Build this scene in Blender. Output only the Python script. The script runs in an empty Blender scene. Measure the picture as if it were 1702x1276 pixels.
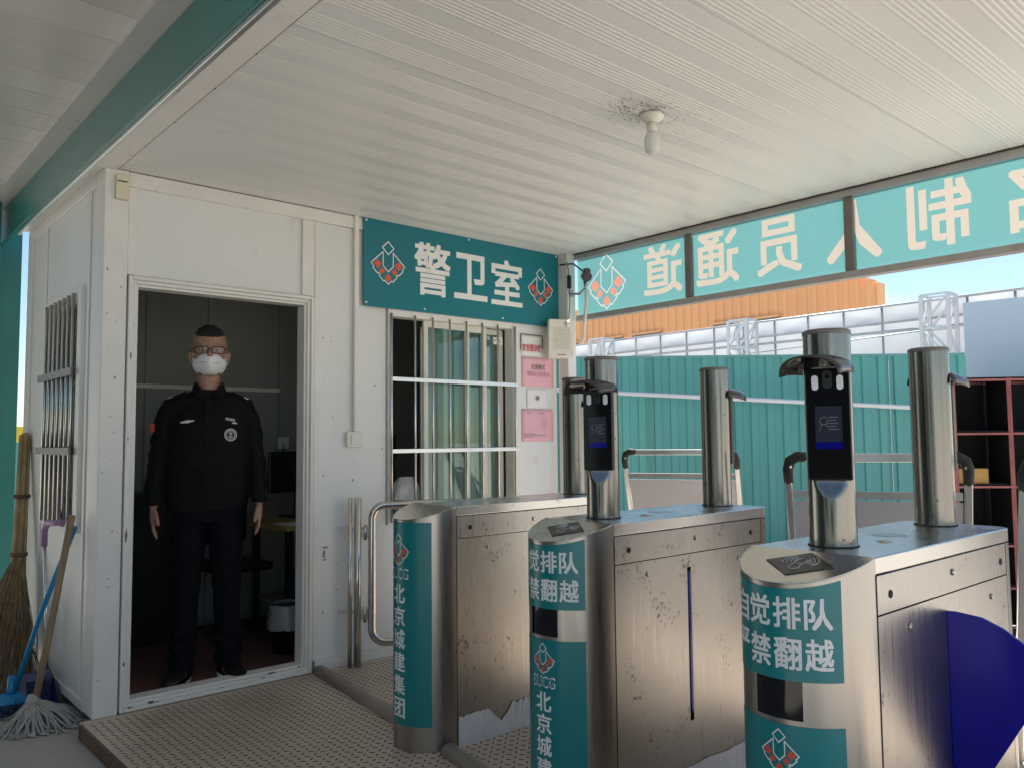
import bpy, bmesh, math, random
import numpy as np
from mathutils import Vector, Matrix, noise
random.seed(7)
R = math.radians; PI = math.pi
scene = bpy.context.scene
COL = scene.collection
# ------------------------------------------------------------------ camera, sky, sun, exposure
YAW, PITCH, ROLL, CAMH = R(48.535), R(3.866), R(-0.5315), 1.32
fw = Vector((math.cos(PITCH)*math.cos(YAW), math.cos(PITCH)*math.sin(YAW), math.sin(PITCH)))
ri = Vector((math.sin(YAW), -math.cos(YAW), 0)); up = ri.cross(fw)
ri2 = ri*math.cos(ROLL) + up*math.sin(ROLL); up2 = -ri*math.sin(ROLL) + up*math.cos(ROLL)
cam = bpy.data.cameras.new('camera'); cam.lens = 28.79; cam.sensor_width = 36
cam.clip_start = 0.05; cam.clip_end = 5000
camo = bpy.data.objects.new('camera', cam); COL.objects.link(camo)
m3 = Matrix((ri2, up2, -fw)).transposed().to_4x4(); m3.translation = (0, 0, CAMH)
camo.matrix_world = m3; scene.camera = camo

SUN_EL, SUN_AZ = R(57), R(24)          # azimuth counted from +X towards +Y
sd = Vector((math.cos(SUN_EL)*math.cos(SUN_AZ), math.cos(SUN_EL)*math.sin(SUN_AZ), math.sin(SUN_EL)))
sl = bpy.data.lights.new('sun', 'SUN'); sl.energy = 5.0; sl.angle = R(0.53); sl.color = (1, .95, .87)
so = bpy.data.objects.new('sun', sl); COL.objects.link(so)
so.rotation_euler = (-sd).to_track_quat('-Z', 'Y').to_euler(); so.location = (20, -10, 30)
W = bpy.data.worlds.new('World'); scene.world = W; W.use_nodes = True
wn, wl = W.node_tree.nodes, W.node_tree.links
wn.clear()
sky = wn.new('ShaderNodeTexSky'); sky.sky_type = 'NISHITA'; sky.sun_disc = False
sky.sun_elevation = SUN_EL; sky.sun_rotation = PI/2 - SUN_AZ
sky.air_density = 1.0; sky.dust_density = .15; sky.ozone_density = 2.2
tc = wn.new('ShaderNodeTexCoord'); mp = wn.new('ShaderNodeMapping'); mp.inputs['Scale'].default_value = (1.6, 1.6, 9)
nz = wn.new('ShaderNodeTexNoise'); nz.inputs['Scale'].default_value = 1.7; nz.inputs['Detail'].default_value = 7
rp = wn.new('ShaderNodeValToRGB'); rp.color_ramp.elements[0].position = .56; rp.color_ramp.elements[1].position = .82
mx = wn.new('ShaderNodeMixRGB'); mx.inputs['Color2'].default_value = (9, 9.6, 10, 1)
bg = wn.new('ShaderNodeBackground'); bg.inputs['Strength'].default_value = .062
wo = wn.new('ShaderNodeOutputWorld')
wl.new(tc.outputs['Generated'], mp.inputs['Vector']); wl.new(mp.outputs['Vector'], nz.inputs['Vector'])
wl.new(nz.outputs['Fac'], rp.inputs['Fac']); wl.new(rp.outputs['Color'], mx.inputs['Fac'])
wl.new(sky.outputs['Color'], mx.inputs['Color1']); wl.new(mx.outputs['Color'], bg.inputs['Color'])
wl.new(bg.outputs['Background'], wo.inputs['Surface'])
vs = scene.view_settings; vs.view_transform = 'Standard'; vs.look = 'None'; vs.gamma = 1; vs.exposure = 1.43
vs.use_curve_mapping = False
scene.cycles.max_bounces = 12; scene.cycles.diffuse_bounces = 7; scene.cycles.glossy_bounces = 6
scene.cycles.transmission_bounces = 6; scene.cycles.transparent_max_bounces = 12
scene.cycles.use_denoising = True

# ------------------------------------------------------------------ materials
MATS = {}
def mat(name, col, rough=.5, metal=0., var=.0, vscale=3., stretch=(1,1,1), dirt=None, dirtamt=0., dscale=6., dsharp=.12,
        bump=0., bscale=60., bstretch=(1,1,1), rvar=0., spec=.5, coat=0., emit=None, estr=0., transl=None, island=0.):
    if name in MATS: return MATS[name]
    m = bpy.data.materials.new(name); m.use_nodes = True; nt = m.node_tree; N, L = nt.nodes, nt.links
    b = N['Principled BSDF']; b.inputs['Roughness'].default_value = rough; b.inputs['Metallic'].default_value = metal
    b.inputs['Specular IOR Level'].default_value = spec; b.inputs['Coat Weight'].default_value = coat
    c4 = (*col, 1); b.inputs['Base Color'].default_value = c4
    tcn = N.new('ShaderNodeTexCoord'); oi = N.new('ShaderNodeObjectInfo')
    ad = N.new('ShaderNodeVectorMath'); ad.operation = 'ADD'
    sc3 = N.new('ShaderNodeVectorMath'); sc3.operation = 'SCALE'; sc3.inputs['Scale'].default_value = 13.7
    cmb = N.new('ShaderNodeCombineXYZ')
    for k in range(3): L.new(oi.outputs['Random'], cmb.inputs[k])
    L.new(cmb.outputs[0], sc3.inputs[0]); L.new(tcn.outputs['Object'], ad.inputs[0]); L.new(sc3.outputs[0], ad.inputs[1])
    vec = ad.outputs[0]
    def noi(scale, st, detail=4):
        mpn = N.new('ShaderNodeMapping'); mpn.inputs['Scale'].default_value = st; L.new(vec, mpn.inputs['Vector'])
        n = N.new('ShaderNodeTexNoise'); n.inputs['Scale'].default_value = scale; n.inputs['Detail'].default_value = detail
        L.new(mpn.outputs[0], n.inputs['Vector']); return n.outputs['Fac']
    cur = None
    if var:
        f = noi(vscale, stretch)
        mr = N.new('ShaderNodeMapRange'); mr.inputs['From Min'].default_value = .25; mr.inputs['From Max'].default_value = .75
        mr.inputs['To Min'].default_value = 1-var; mr.inputs['To Max'].default_value = 1+var; L.new(f, mr.inputs['Value'])
        rr_ = N.new('ShaderNodeMapRange'); rr_.inputs['To Min'].default_value = 1-island; rr_.inputs['To Max'].default_value = 1+island; L.new(oi.outputs['Random'], rr_.inputs['Value'])
        m9 = N.new('ShaderNodeMath'); m9.operation = 'MULTIPLY'; L.new(mr.outputs[0], m9.inputs[0]); L.new(rr_.outputs[0], m9.inputs[1]); mr = m9
        mm = N.new('ShaderNodeVectorMath'); mm.operation = 'SCALE'; mm.inputs[0].default_value = col
        L.new(mr.outputs[0], mm.inputs['Scale']); cur = mm.outputs[0]
        if rvar:
            r2 = N.new('ShaderNodeMapRange'); r2.inputs['From Min'].default_value = .25; r2.inputs['From Max'].default_value = .75
            r2.inputs['To Min'].default_value = max(0, rough-rvar); r2.inputs['To Max'].default_value = rough+rvar
            L.new(f, r2.inputs['Value']); L.new(r2.outputs[0], b.inputs['Roughness'])
    if dirt:
        f1 = noi(dscale, (1,1,1), 6)
        f2 = noi(dscale*.16, (1,1,1), 2)
        mu = N.new('ShaderNodeMath'); mu.operation = 'ADD'; L.new(f1, mu.inputs[0])
        ms = N.new('ShaderNodeMath'); ms.operation = 'MULTIPLY'; ms.inputs[1].default_value = .6; L.new(f2, ms.inputs[0]); L.new(ms.outputs[0], mu.inputs[1])
        r3 = N.new('ShaderNodeMapRange'); t0 = 1.12 - dirtamt
        r3.inputs['From Min'].default_value = t0; r3.inputs['From Max'].default_value = t0 + dsharp; L.new(mu.outputs[0], r3.inputs['Value'])
        mi = N.new('ShaderNodeMixRGB'); mi.inputs['Color2'].default_value = (*dirt, 1); mi.inputs['Color1'].default_value = c4
        if cur: L.new(cur, mi.inputs['Color1'])
        sc_ = N.new('ShaderNodeMath'); sc_.operation = 'MULTIPLY'; sc_.inputs[1].default_value = .85; L.new(r3.outputs[0], sc_.inputs[0])
        L.new(sc_.outputs[0], mi.inputs['Fac']); cur = mi.outputs[0]
        if metal > .5:
            mt = N.new('ShaderNodeMapRange'); mt.inputs['To Min'].default_value = metal; mt.inputs['To Max'].default_value = .25
            L.new(sc_.outputs[0], mt.inputs['Value']); L.new(mt.outputs[0], b.inputs['Metallic'])
    if cur: L.new(cur, b.inputs['Base Color'])
    if bump:
        f = noi(bscale, bstretch, 3)
        bp = N.new('ShaderNodeBump'); bp.inputs['Strength'].default_value = bump; bp.inputs['Distance'].default_value = .01
        L.new(f, bp.inputs['Height']); L.new(bp.outputs[0], b.inputs['Normal'])
    if emit:
        b.inputs['Emission Color'].default_value = (*emit, 1); b.inputs['Emission Strength'].default_value = estr
    if transl:
        t = N.new('ShaderNodeBsdfTranslucent'); t.inputs['Color'].default_value = (*transl[1], 1)
        ms2 = N.new('ShaderNodeMixShader'); ms2.inputs[0].default_value = transl[0]
        if cur and len(transl) > 2: L.new(cur, t.inputs['Color'])
        L.new(b.outputs[0], ms2.inputs[1]); L.new(t.outputs[0], ms2.inputs[2]); L.new(ms2.outputs[0], N['Material Output'].inputs['Surface'])
    MATS[name] = m; return m
def glass_mat(name, tint=(.86,.93,.91), refl=1.0):
    m = bpy.data.materials.new(name); m.use_nodes = True; N, L = m.node_tree.nodes, m.node_tree.links
    N.remove(N['Principled BSDF'])
    t = N.new('ShaderNodeBsdfTransparent'); t.inputs[0].default_value = (*tint, 1)
    g = N.new('ShaderNodeBsdfGlossy'); g.inputs['Roughness'].default_value = .01
    f = N.new('ShaderNodeFresnel'); f.inputs['IOR'].default_value = 1.55
    ma = N.new('ShaderNodeMath'); ma.operation = 'MULTIPLY_ADD'; ma.inputs[1].default_value = .6; ma.inputs[2].default_value = .01; ma.use_clamp = True
    s = N.new('ShaderNodeMixShader'); L.new(f.outputs[0], ma.inputs[0]); L.new(ma.outputs[0], s.inputs[0])
    L.new(t.outputs[0], s.inputs[1]); L.new(g.outputs[0], s.inputs[2]); L.new(s.outputs[0], N['Material Output'].inputs['Surface'])
    MATS[name] = m; return m

M_white = mat('white_coated_panel', (.74,.745,.73), .38, var=.05, vscale=1.3, dirt=(.45,.39,.31), dirtamt=.17, dscale=8, dsharp=.45)
M_frame = mat('white_paint_frame', (.76,.74,.70), .42, var=.06, vscale=4, dirt=(.36,.28,.20), dirtamt=.12, dscale=22, dsharp=.3)
M_ceil = mat('white_coated_ceiling', (.71,.705,.68), .33, var=.04, vscale=.9, dirt=(.45,.40,.33), dirtamt=.08, dscale=5, dsharp=.4)
M_gap = mat('dark_joint', (.05,.045,.04), .9)
M_canopy = mat('grey_white_canopy_plank', (.52,.51,.48), .25, island=.05, var=.06, vscale=1.2)
M_tealpaint = mat('teal_steel_paint', (.006,.16,.145), .32, var=.12, vscale=2)
M_alu = mat('weathered_aluminium', (.46,.44,.43), .45, .55, var=.1, vscale=8)
M_alud = mat('dark_aluminium', (.20,.18,.17), .5, .35, var=.1, vscale=8)
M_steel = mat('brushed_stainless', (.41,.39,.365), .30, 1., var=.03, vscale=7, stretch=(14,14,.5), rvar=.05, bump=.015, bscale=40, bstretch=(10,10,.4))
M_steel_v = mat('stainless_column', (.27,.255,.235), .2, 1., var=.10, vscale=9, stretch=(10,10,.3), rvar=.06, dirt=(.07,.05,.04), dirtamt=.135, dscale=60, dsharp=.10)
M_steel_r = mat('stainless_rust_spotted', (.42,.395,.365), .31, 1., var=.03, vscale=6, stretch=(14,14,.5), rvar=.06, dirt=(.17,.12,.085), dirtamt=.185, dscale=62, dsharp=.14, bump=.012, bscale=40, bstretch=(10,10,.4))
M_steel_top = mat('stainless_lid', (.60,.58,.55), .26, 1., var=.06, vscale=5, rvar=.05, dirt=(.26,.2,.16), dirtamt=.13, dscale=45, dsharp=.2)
M_pipe = mat('polished_stainless_tube', (.62,.60,.57), .2, 1., var=.08, vscale=14, dirt=(.2,.14,.1), dirtamt=.03, dscale=30)
M_hole = mat('black_hole', (.006,.006,.007), .8)
M_screw = mat('screw_steel', (.5,.48,.45), .3, 1.)
M_teal = mat('teal_vinyl', (.005,.205,.215), .28, var=.05, vscale=3, dirt=(.2,.3,.3), dirtamt=-.02, dscale=30, dsharp=.2)
M_tealsign = mat('teal_sign_print', (.006,.175,.22), .22, var=.04, vscale=2)
M_letter = mat('white_letter_vinyl', (.80,.80,.79), .4, var=.05, vscale=20)
M_red = mat('orange_red_print', (.72,.09,.045), .4)
M_bulb = mat('white_bulb_glass', (.82,.82,.80), .12, transl=(.35,(.85,.85,.82)))
M_plast = mat('white_plastic', (.74,.72,.64), .35, var=.04, vscale=15, dirt=(.4,.35,.26), dirtamt=.05, dscale=20)
M_cream = mat('aged_cream_plastic', (.70,.64,.48), .4)
M_black = mat('black_plastic', (.012,.012,.014), .3)
M_blackg = mat('black_gloss_glass', (.004,.004,.006), .06)
M_rubber = mat('black_rubber', (.02,.02,.02), .7)
M_plate = mat('dusty_steel_plate', (.54,.455,.365), .42, .1, var=.16, vscale=2.2, dirt=(.30,.23,.175), dirtamt=.20, dscale=3, dsharp=.45, bump=.15, bscale=180)
M_lug = mat('worn_plate_lug', (.10,.070,.050), .5, .3, var=.25, vscale=6)
M_rust = mat('rusty_steel_edge', (.13,.075,.045), .8, var=.4, vscale=14, dirt=(.3,.24,.17), dirtamt=.1, dscale=12)
M_conc = mat('dusty_concrete', (.40,.375,.34), .9, var=.14, vscale=1.2, dirt=(.28,.25,.22), dirtamt=.12, dscale=4, dsharp=.35, bump=.3, bscale=120)
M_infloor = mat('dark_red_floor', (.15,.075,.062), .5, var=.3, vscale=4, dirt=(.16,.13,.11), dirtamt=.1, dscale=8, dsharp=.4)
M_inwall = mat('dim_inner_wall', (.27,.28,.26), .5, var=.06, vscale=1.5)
M_wood = mat('old_wood_handle', (.30,.205,.12), .65, var=.25, vscale=10, stretch=(6,6,.6), bump=.1)
M_bam = mat('dry_bamboo', (.36,.26,.135), .6, var=.3, vscale=8)
M_twig = mat('dry_broom_twig', (.27,.185,.10), .8, var=.35, vscale=20)
M_mop = mat('grey_cotton_mop', (.42,.40,.37), .95, var=.25, vscale=25)
M_bluep = mat('bright_blue_plastic', (.01,.24,.50), .3)
M_purp = mat('slate_purple_plastic', (.07,.08,.19), .4)
M_pink = mat('mauve_plastic', (.42,.22,.38), .35)
M_chrome = mat('thin_chrome_pole', (.7,.7,.7), .18, 1.)
M_flap = mat('deep_blue_acrylic', (.006,.003,.36), .18, var=.18, vscale=9, coat=.3, transl=(.25,(.01,.01,.5)))
M_paper = mat('white_paper', (.78,.78,.77), .7)
M_pinkp = mat('pink_paper', (.80,.45,.52), .7, var=.04, vscale=9)
M_redink = mat('red_ink', (.55,.03,.04), .6)
M_greyink = mat('grey_ink', (.22,.20,.20), .7)
M_pinkink = mat('faded_pink_ink', (.55,.30,.35), .7)
M_fence = mat('teal_corrugated_sheet', (.095,.345,.315), .42, island=.10, var=.10, vscale=1.2, stretch=(1,1,.3), dirt=(.45,.55,.53), dirtamt=.06, dscale=30, dsharp=.05)
M_fencetop = mat('teal_sheet_edge', (.12,.33,.30), .4)
M_tarp = mat('white_tarpaulin', (.52,.54,.58), .6, var=.14, vscale=.8, stretch=(1,1,.5), island=.10, bump=.6, bscale=1.2, transl=(.30,(.52,.54,.58)))
M_galv = mat('galvanised_tube', (.48,.48,.50), .45, .5, var=.1, vscale=5)
M_white_st = mat('white_painted_truss', (.68,.68,.70), .5)
M_orange = mat('orange_corrugated_sheet', (.84,.43,.19), .5, var=.05, vscale=.6, stretch=(1,1,.3))
M_header = mat('teal_translucent_film', (.17,.40,.39), .3, var=.03, vscale=3, dirt=(.05,.2,.2), dirtamt=-.08, dscale=26, dsharp=.12, transl=(.42,(.15,.38,.39)))
M_hletter = mat('cream_translucent_letter', (.82,.74,.62), .5, transl=(.45,(.47,.42,.36)))
M_hred = mat('pale_red_translucent', (.80,.22,.16), .5, transl=(.5,(.75,.25,.18)))
M_hwhite = mat('white_line_translucent', (.82,.84,.82), .5, transl=(.45,(.5,.52,.5)))
M_rustred = mat('red_primer_angle_iron', (.36,.12,.11), .7, var=.25, vscale=12, dirt=(.45,.3,.28), dirtamt=.05, dscale=20)
M_darkbox = mat('black_cloth_back', (.010,.010,.013), .8, var=.3, vscale=6)
M_card = mat('brown_cardboard', (.48,.27,.07), .7, var=.08, vscale=8)
M_tape = mat('tan_tape', (.55,.36,.14), .3)
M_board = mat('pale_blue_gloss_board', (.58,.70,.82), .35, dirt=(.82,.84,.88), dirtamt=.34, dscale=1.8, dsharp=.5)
M_wboard = mat('grey_white_poster_board', (.50,.49,.52), .55, var=.05, vscale=4)
M_brushalu = mat('bright_aluminium_profile', (.72,.72,.72), .3, .85, var=.05, vscale=10)
M_skin = mat('skin', (.37,.20,.14), .48, var=.10, vscale=30)
M_hair = mat('short_black_hair', (.012,.010,.010), .8, bump=.6, bscale=400)
M_unif = mat('black_uniform_cloth', (.006,.0065,.008), .8, spec=.15, var=.2, vscale=30, bump=.15, bscale=300)
M_trous = mat('black_trousers_cloth', (.005,.0055,.008), .85, spec=.12, var=.2, vscale=30)
M_mask = mat('white_face_mask', (.80,.79,.80), .75, bump=.15, bscale=200)
M_shoe = mat('black_shoe_leather', (.012,.012,.013), .3)
M_sole = mat('white_shoe_sole', (.70,.70,.70), .5)
M_embr = mat('silver_embroidery', (.62,.62,.60), .6)
M_desk = mat('yellow_wood_desk', (.40,.27,.08), .5)
M_bag = mat('crinkled_white_plastic_bag', (.72,.72,.74), .25, transl=(.4,(.8,.8,.8)))
M_glass = glass_mat('window_glass', (.78,.88,.86))
M_lens = glass_mat('spectacle_lens', (.93,.95,.95))
M_screen = mat('dark_screen', (.01,.012,.02), .1, emit=(.10,.13,.20), estr=.03)
M_screenb = mat('blue_screen_band', (.0,.0,.05), .1, emit=(.0,.0,.5), estr=.06)
M_screenl = mat('pale_screen_line', (.1,.1,.1), .2, emit=(.3,.38,.5), estr=.03)
M_led = mat('white_led_lens', (.85,.85,.84), .2)
M_yellow = mat('yellow_board', (.7,.5,.02), .5)
M_film = mat('torn_white_film', (.66,.66,.68), .45, var=.08, vscale=14, dirt=(.12,.11,.10), dirtamt=-.02, dscale=22, dsharp=.05)
M_cover = mat('grey_floor_conduit', (.33,.29,.25), .5, .3, var=.12, vscale=6, dirt=(.2,.15,.11), dirtamt=.1, dscale=12)

# ------------------------------------------------------------------ helpers
BASE = {}
TMP = bpy.data.scenes.new('workbench')
def evaluated_mesh(o):
    TMP.collection.objects.link(o); vl = TMP.view_layers[0]; vl.update(); dg = vl.depsgraph; dg.update()
    return bpy.data.meshes.new_from_object(o.evaluated_get(dg))
def empty(name, loc=(0,0,0), label=None, cat=None, group=None, rz=0.):
    o = bpy.data.objects.new(name, None); o.empty_display_size = .1; o.location = loc; o.rotation_euler = (0,0,rz)
    COL.objects.link(o); BASE[o.name] = Vector(loc) if not rz else Vector((0,0,0))
    return tag(o, label, cat, group)
def tag(o, label=None, cat=None, group=None, kind=None):
    if label: o['label'] = label
    if cat: o['category'] = cat
    if group: o['group'] = group
    if kind: o['kind'] = kind
    return o
class MB:
    def __init__(s): s.v = []; s.f = []; s.sm = []
    def add(s, vs_, fs, smooth=False):
        o = len(s.v); s.v += [Vector(p) for p in vs_]; s.f += [[i+o for i in f] for f in fs]; s.sm += [smooth]*len(fs); return s
    def box(s, a, b):
        x0,y0,z0 = [min(a[i],b[i]) for i in range(3)]; x1,y1,z1 = [max(a[i],b[i]) for i in range(3)]
        return s.add([(x0,y0,z0),(x1,y0,z0),(x1,y1,z0),(x0,y1,z0),(x0,y0,z1),(x1,y0,z1),(x1,y1,z1),(x0,y1,z1)],
                     [(0,3,2,1),(4,5,6,7),(0,1,5,4),(1,2,6,5),(2,3,7,6),(3,0,4,7)])
    def obox(s, c, u, v, w):   # centre and three half axes
        c,u,v,w = map(Vector,(c,u,v,w)); P = [c+a*u+b*v+d*w for d in (-1,1) for (a,b) in ((-1,-1),(1,-1),(1,1),(-1,1))]
        return s.add(P, [(0,3,2,1),(4,5,6,7),(0,1,5,4),(1,2,6,5),(2,3,7,6),(3,0,4,7)])
    def bar(s, p, q, w, h, ref=(0,0,1)):
        p,q = Vector(p),Vector(q); d = (q-p); u = d.cross(Vector(ref))
        if u.length < 1e-6: u = d.cross(Vector((1,0,0)))
        u.normalize(); v = u.cross(d).normalized()
        return s.obox((p+q)/2, d/2, u*w/2, v*h/2)
    def tube(s, pts, r, n=12, cap=True, r1=None):
        pts = [Vector(p) for p in pts]; rs = r if isinstance(r,(list,tuple)) else [r]*len(pts)
        if r1 is not None: rs = [r+(r1-r)*i/(len(pts)-1) for i in range(len(pts))]
        o = len(s.v); prev = None
        for i,p in enumerate(pts):
            d = (pts[min(i+1,len(pts)-1)]-pts[max(i-1,0)]).normalized()
            if prev is None:
                u = d.cross(Vector((0,0,1)));
                if u.length < 1e-4: u = Vector((1,0,0))
            else: u = prev - d*prev.dot(d)
            u.normalize(); prev = u; v = d.cross(u)
            s.v += [p + (u*math.cos(2*PI*k/n) + v*math.sin(2*PI*k/n))*rs[i] for k in range(n)]
        for i in range(len(pts)-1):
            for k in range(n):
                a = o+i*n+k; b = o+i*n+(k+1)%n; s.f.append([a,b,b+n,a+n]); s.sm.append(True)
        if cap:
            s.f.append([o+k for k in range(n)][::-1]); s.sm.append(False)
            e = o+(len(pts)-1)*n; s.f.append([e+k for k in range(n)]); s.sm.append(False)
        return s
    def lathe(s, c, prof, n=24, axis='Z'):
        c = Vector(c); o = len(s.v)
        for r,h in prof:
            for k in range(n):
                a = 2*PI*k/n; x,y = r*math.cos(a), r*math.sin(a)
                s.v.append(c + (Vector((x,y,h)) if axis=='Z' else Vector((h,x,y)) if axis=='X' else Vector((y,h,x))))
        for i in range(len(prof)-1):
            for k in range(n):
                a = o+i*n+k; b = o+i*n+(k+1)%n; s.f.append([a,b,b+n,a+n]); s.sm.append(True)
        s.f.append([o+k for k in range(n)][::-1]); s.sm.append(False)
        e = o+(len(prof)-1)*n; s.f.append([e+k for k in range(n)]); s.sm.append(False)
        return s
    def loft(s, rings, n=18, cap=True):   # ring: (centre, rx, ry) ellipse in XY or (centre,u,v)
        o = len(s.v)
        for c,u,v in rings:
            c = Vector(c); u = Vector((u,0,0)) if not hasattr(u,'__len__') else Vector(u); v = Vector((0,v,0)) if not hasattr(v,'__len__') else Vector(v)
            s.v += [c+u*math.cos(2*PI*k/n)+v*math.sin(2*PI*k/n) for k in range(n)]
        for i in range(len(rings)-1):
            for k in range(n):
                a = o+i*n+k; b = o+i*n+(k+1)%n; s.f.append([a,b,b+n,a+n]); s.sm.append(True)
        if cap:
            s.f.append([o+k for k in range(n)][::-1]); s.sm.append(False)
            e = o+(len(rings)-1)*n; s.f.append([e+k for k in range(n)]); s.sm.append(False)
        return s
    def prism(s, poly, d):
        n = len(poly); P = [Vector(p) for p in poly]; d = Vector(d)
        s.add(P+[p+d for p in P], [list(range(n))[::-1], list(range(n,2*n))]+[(i,(i+1)%n,(i+1)%n+n,i+n) for i in range(n)]); return s
    def mesh(s, name):
        me = bpy.data.meshes.new(name); me.from_pydata([tuple(p) for p in s.v], [], s.f)
        me.polygons.foreach_set('use_smooth', s.sm); me.update()
        bm = bmesh.new(); bm.from_mesh(me); bmesh.ops.recalc_face_normals(bm, faces=bm.faces); bm.to_mesh(me); bm.free()
        return me
    def build(s, name, m, parent=None, origin=None, bevel=0., local=False):
        """world-space verts; re-based on the parent thing's base or on origin"""
        b = Vector((0,0,0))
        if parent is not None: b = BASE[parent.name]
        elif origin is not None: b = Vector(origin)
        if not local:
            s.v = [p-b for p in s.v]
        o = bpy.data.objects.new(name, s.mesh(name)); COL.objects.link(o); o.data.materials.append(m)
        if parent is not None: o.parent = parent
        elif origin is not None: o.location = origin
        BASE[o.name] = Vector(b) if not local else Vector((0,0,0))
        if bevel:
            md = o.modifiers.new('bevel','BEVEL'); md.width = bevel; md.segments = 2; md.limit_method = 'ANGLE'
        return o
def B(a, b): return MB().box(a, b)
def dup(root, loc=None, parent=None, label=None):
    r = root.copy(); COL.objects.link(r)
    if parent is not None: r.parent = parent
    if loc is not None: r.location = loc
    BASE[r.name] = BASE[root.name].copy()
    if label: r['label'] = label
    for ch in [c for c in root.children]: dup(ch, parent=r)
    return r
GL = {}
def covered(C, V, F):
    """for each point of C: does any triangle of (V, F) hold it"""
    C = np.array(C); T = np.array([[V[f[0]],V[f[k]],V[f[k+1]]] for f in F for k in range(1,len(f)-1)], float)
    out = np.zeros(len(C), bool); od = np.argsort(C[:,0]); CS = C[od]; xs_ = CS[:,0]
    for a,b,c in T:
        i0 = np.searchsorted(xs_, min(a[0],b[0],c[0])); i1 = np.searchsorted(xs_, max(a[0],b[0],c[0]), 'right'); C = CS[i0:i1]
        if i1 <= i0: continue
        d1 = (C[:,0]-b[0])*(a[1]-b[1])-(a[0]-b[0])*(C[:,1]-b[1]); d2 = (C[:,0]-c[0])*(b[1]-c[1])-(b[0]-c[0])*(C[:,1]-c[1]); d3 = (C[:,0]-a[0])*(c[1]-a[1])-(c[0]-a[0])*(C[:,1]-a[1])
        out[od[i0:i1]] |= ((d1>=0)&(d2>=0)&(d3>=0))|((d1<=0)&(d2<=0)&(d3<=0))
    return out
from mathutils.geometry import delaunay_2d_cdt
def raw_glyph(txt):
    c = bpy.data.curves.new('t','FONT'); c.body = txt; c.size = 1; c.resolution_u = 2
    o = bpy.data.objects.new('t', c); me = evaluated_mesh(o)
    bpy.data.objects.remove(o); bpy.data.curves.remove(c)
    bm = bmesh.new(); bm.from_mesh(me); bmesh.ops.remove_doubles(bm, verts=bm.verts, dist=1e-4)
    bm.verts.index_update()
    vs_ = [(v.co.x, v.co.y) for v in bm.verts]; fs = [[v.index for v in f.verts] for f in bm.faces]
    bm.free(); bpy.data.meshes.remove(me); return vs_, fs
def glyphs(txt, off=.02):
    """filled outline of a text thickened by off, in its own box 0..1 x 0..1: (verts, faces, aspect)"""
    off = max(off, 0); k = (txt, off)
    if k in GL: return GL[k]
    vs_, fs = raw_glyph(txt)
    if off > 0:
        V = []; F = []; SHF = [(off,off*.75),(-off,off*.75),(-off,-off*.75),(off,-off*.75)]
        for dx,dy in SHF:
            o = len(V); V += [Vector((x+dx,y_+dy)) for x,y_ in vs_]; F += [[i+o for i in f] for f in fs]
        v2, _, f2, _, _, of = delaunay_2d_cdt(V, [], F, 0, 1e-5)
        vx = np.array([(v.x,v.y) for v in v2]); cen = vx[np.array([list(f) for f in f2])].mean(axis=1); ins = np.zeros(len(f2), bool)
        for dx,dy in SHF: ins |= covered(cen-np.array([dx,dy]), vs_, fs)
        vs_ = [(v.x,v.y) for v in v2]; fs = [list(f) for f,q in zip(f2,ins) if q]
        us = sorted({i for f in fs for i in f}); mp_ = {i:n for n,i in enumerate(us)}
        vs_ = [vs_[i] for i in us]; fs = [[mp_[i] for i in f] for f in fs]
    x0 = min(v[0] for v in vs_); x1 = max(v[0] for v in vs_); y0 = min(v[1] for v in vs_); y1 = max(v[1] for v in vs_)
    GL[k] = ([((x-x0)/(x1-x0), (y_-y0)/(y1-y0)) for x,y_ in vs_], fs, (x1-x0)/(y1-y0)); return GL[k]
for c_ in '北京城建集团自觉排队严禁翻越': glyphs(c_,.021)
for c_ in '警卫室': glyphs(c_,.020)
for c_ in '道通员人制名实': glyphs(c_,.022)
for t_,o_ in (('BUCG',.03),('BUCG',0),('PVC',.02),('安全提示栏',.02),('无接触式',.012),('健康宝扫码登记',.006),('N95',0),('KN95',0),('保安服务',.02),('保',.02),('安',.02),('8008',.02)): glyphs(t_,o_)
def flat_glyph(mb, txt, O, U, V, off=.02, thick=None):
    """glyph box: origin O, full width vector U, full height vector V"""
    vs_, fs, _ = glyphs(txt, off); O,U,V = Vector(O),Vector(U),Vector(V)
    P = [O+U*x+V*y for x,y in vs_]
    if thick is None: mb.add(P, fs); return mb
    n = U.cross(V).normalized()*thick
    ec = {}
    for f in fs:
        for i in range(len(f)):
            e = (f[i], f[(i+1)%len(f)]); ec[e] = ec.get(e,0)+1
    side = [e for e in ec if (e[1],e[0]) not in ec]
    k = len(P); mb.add(P+[p+n for p in P], [f[::-1] for f in fs]+[[i+k for i in f] for f in fs]+[[a,b,b+k,a+k] for a,b in side]); return mb
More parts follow.
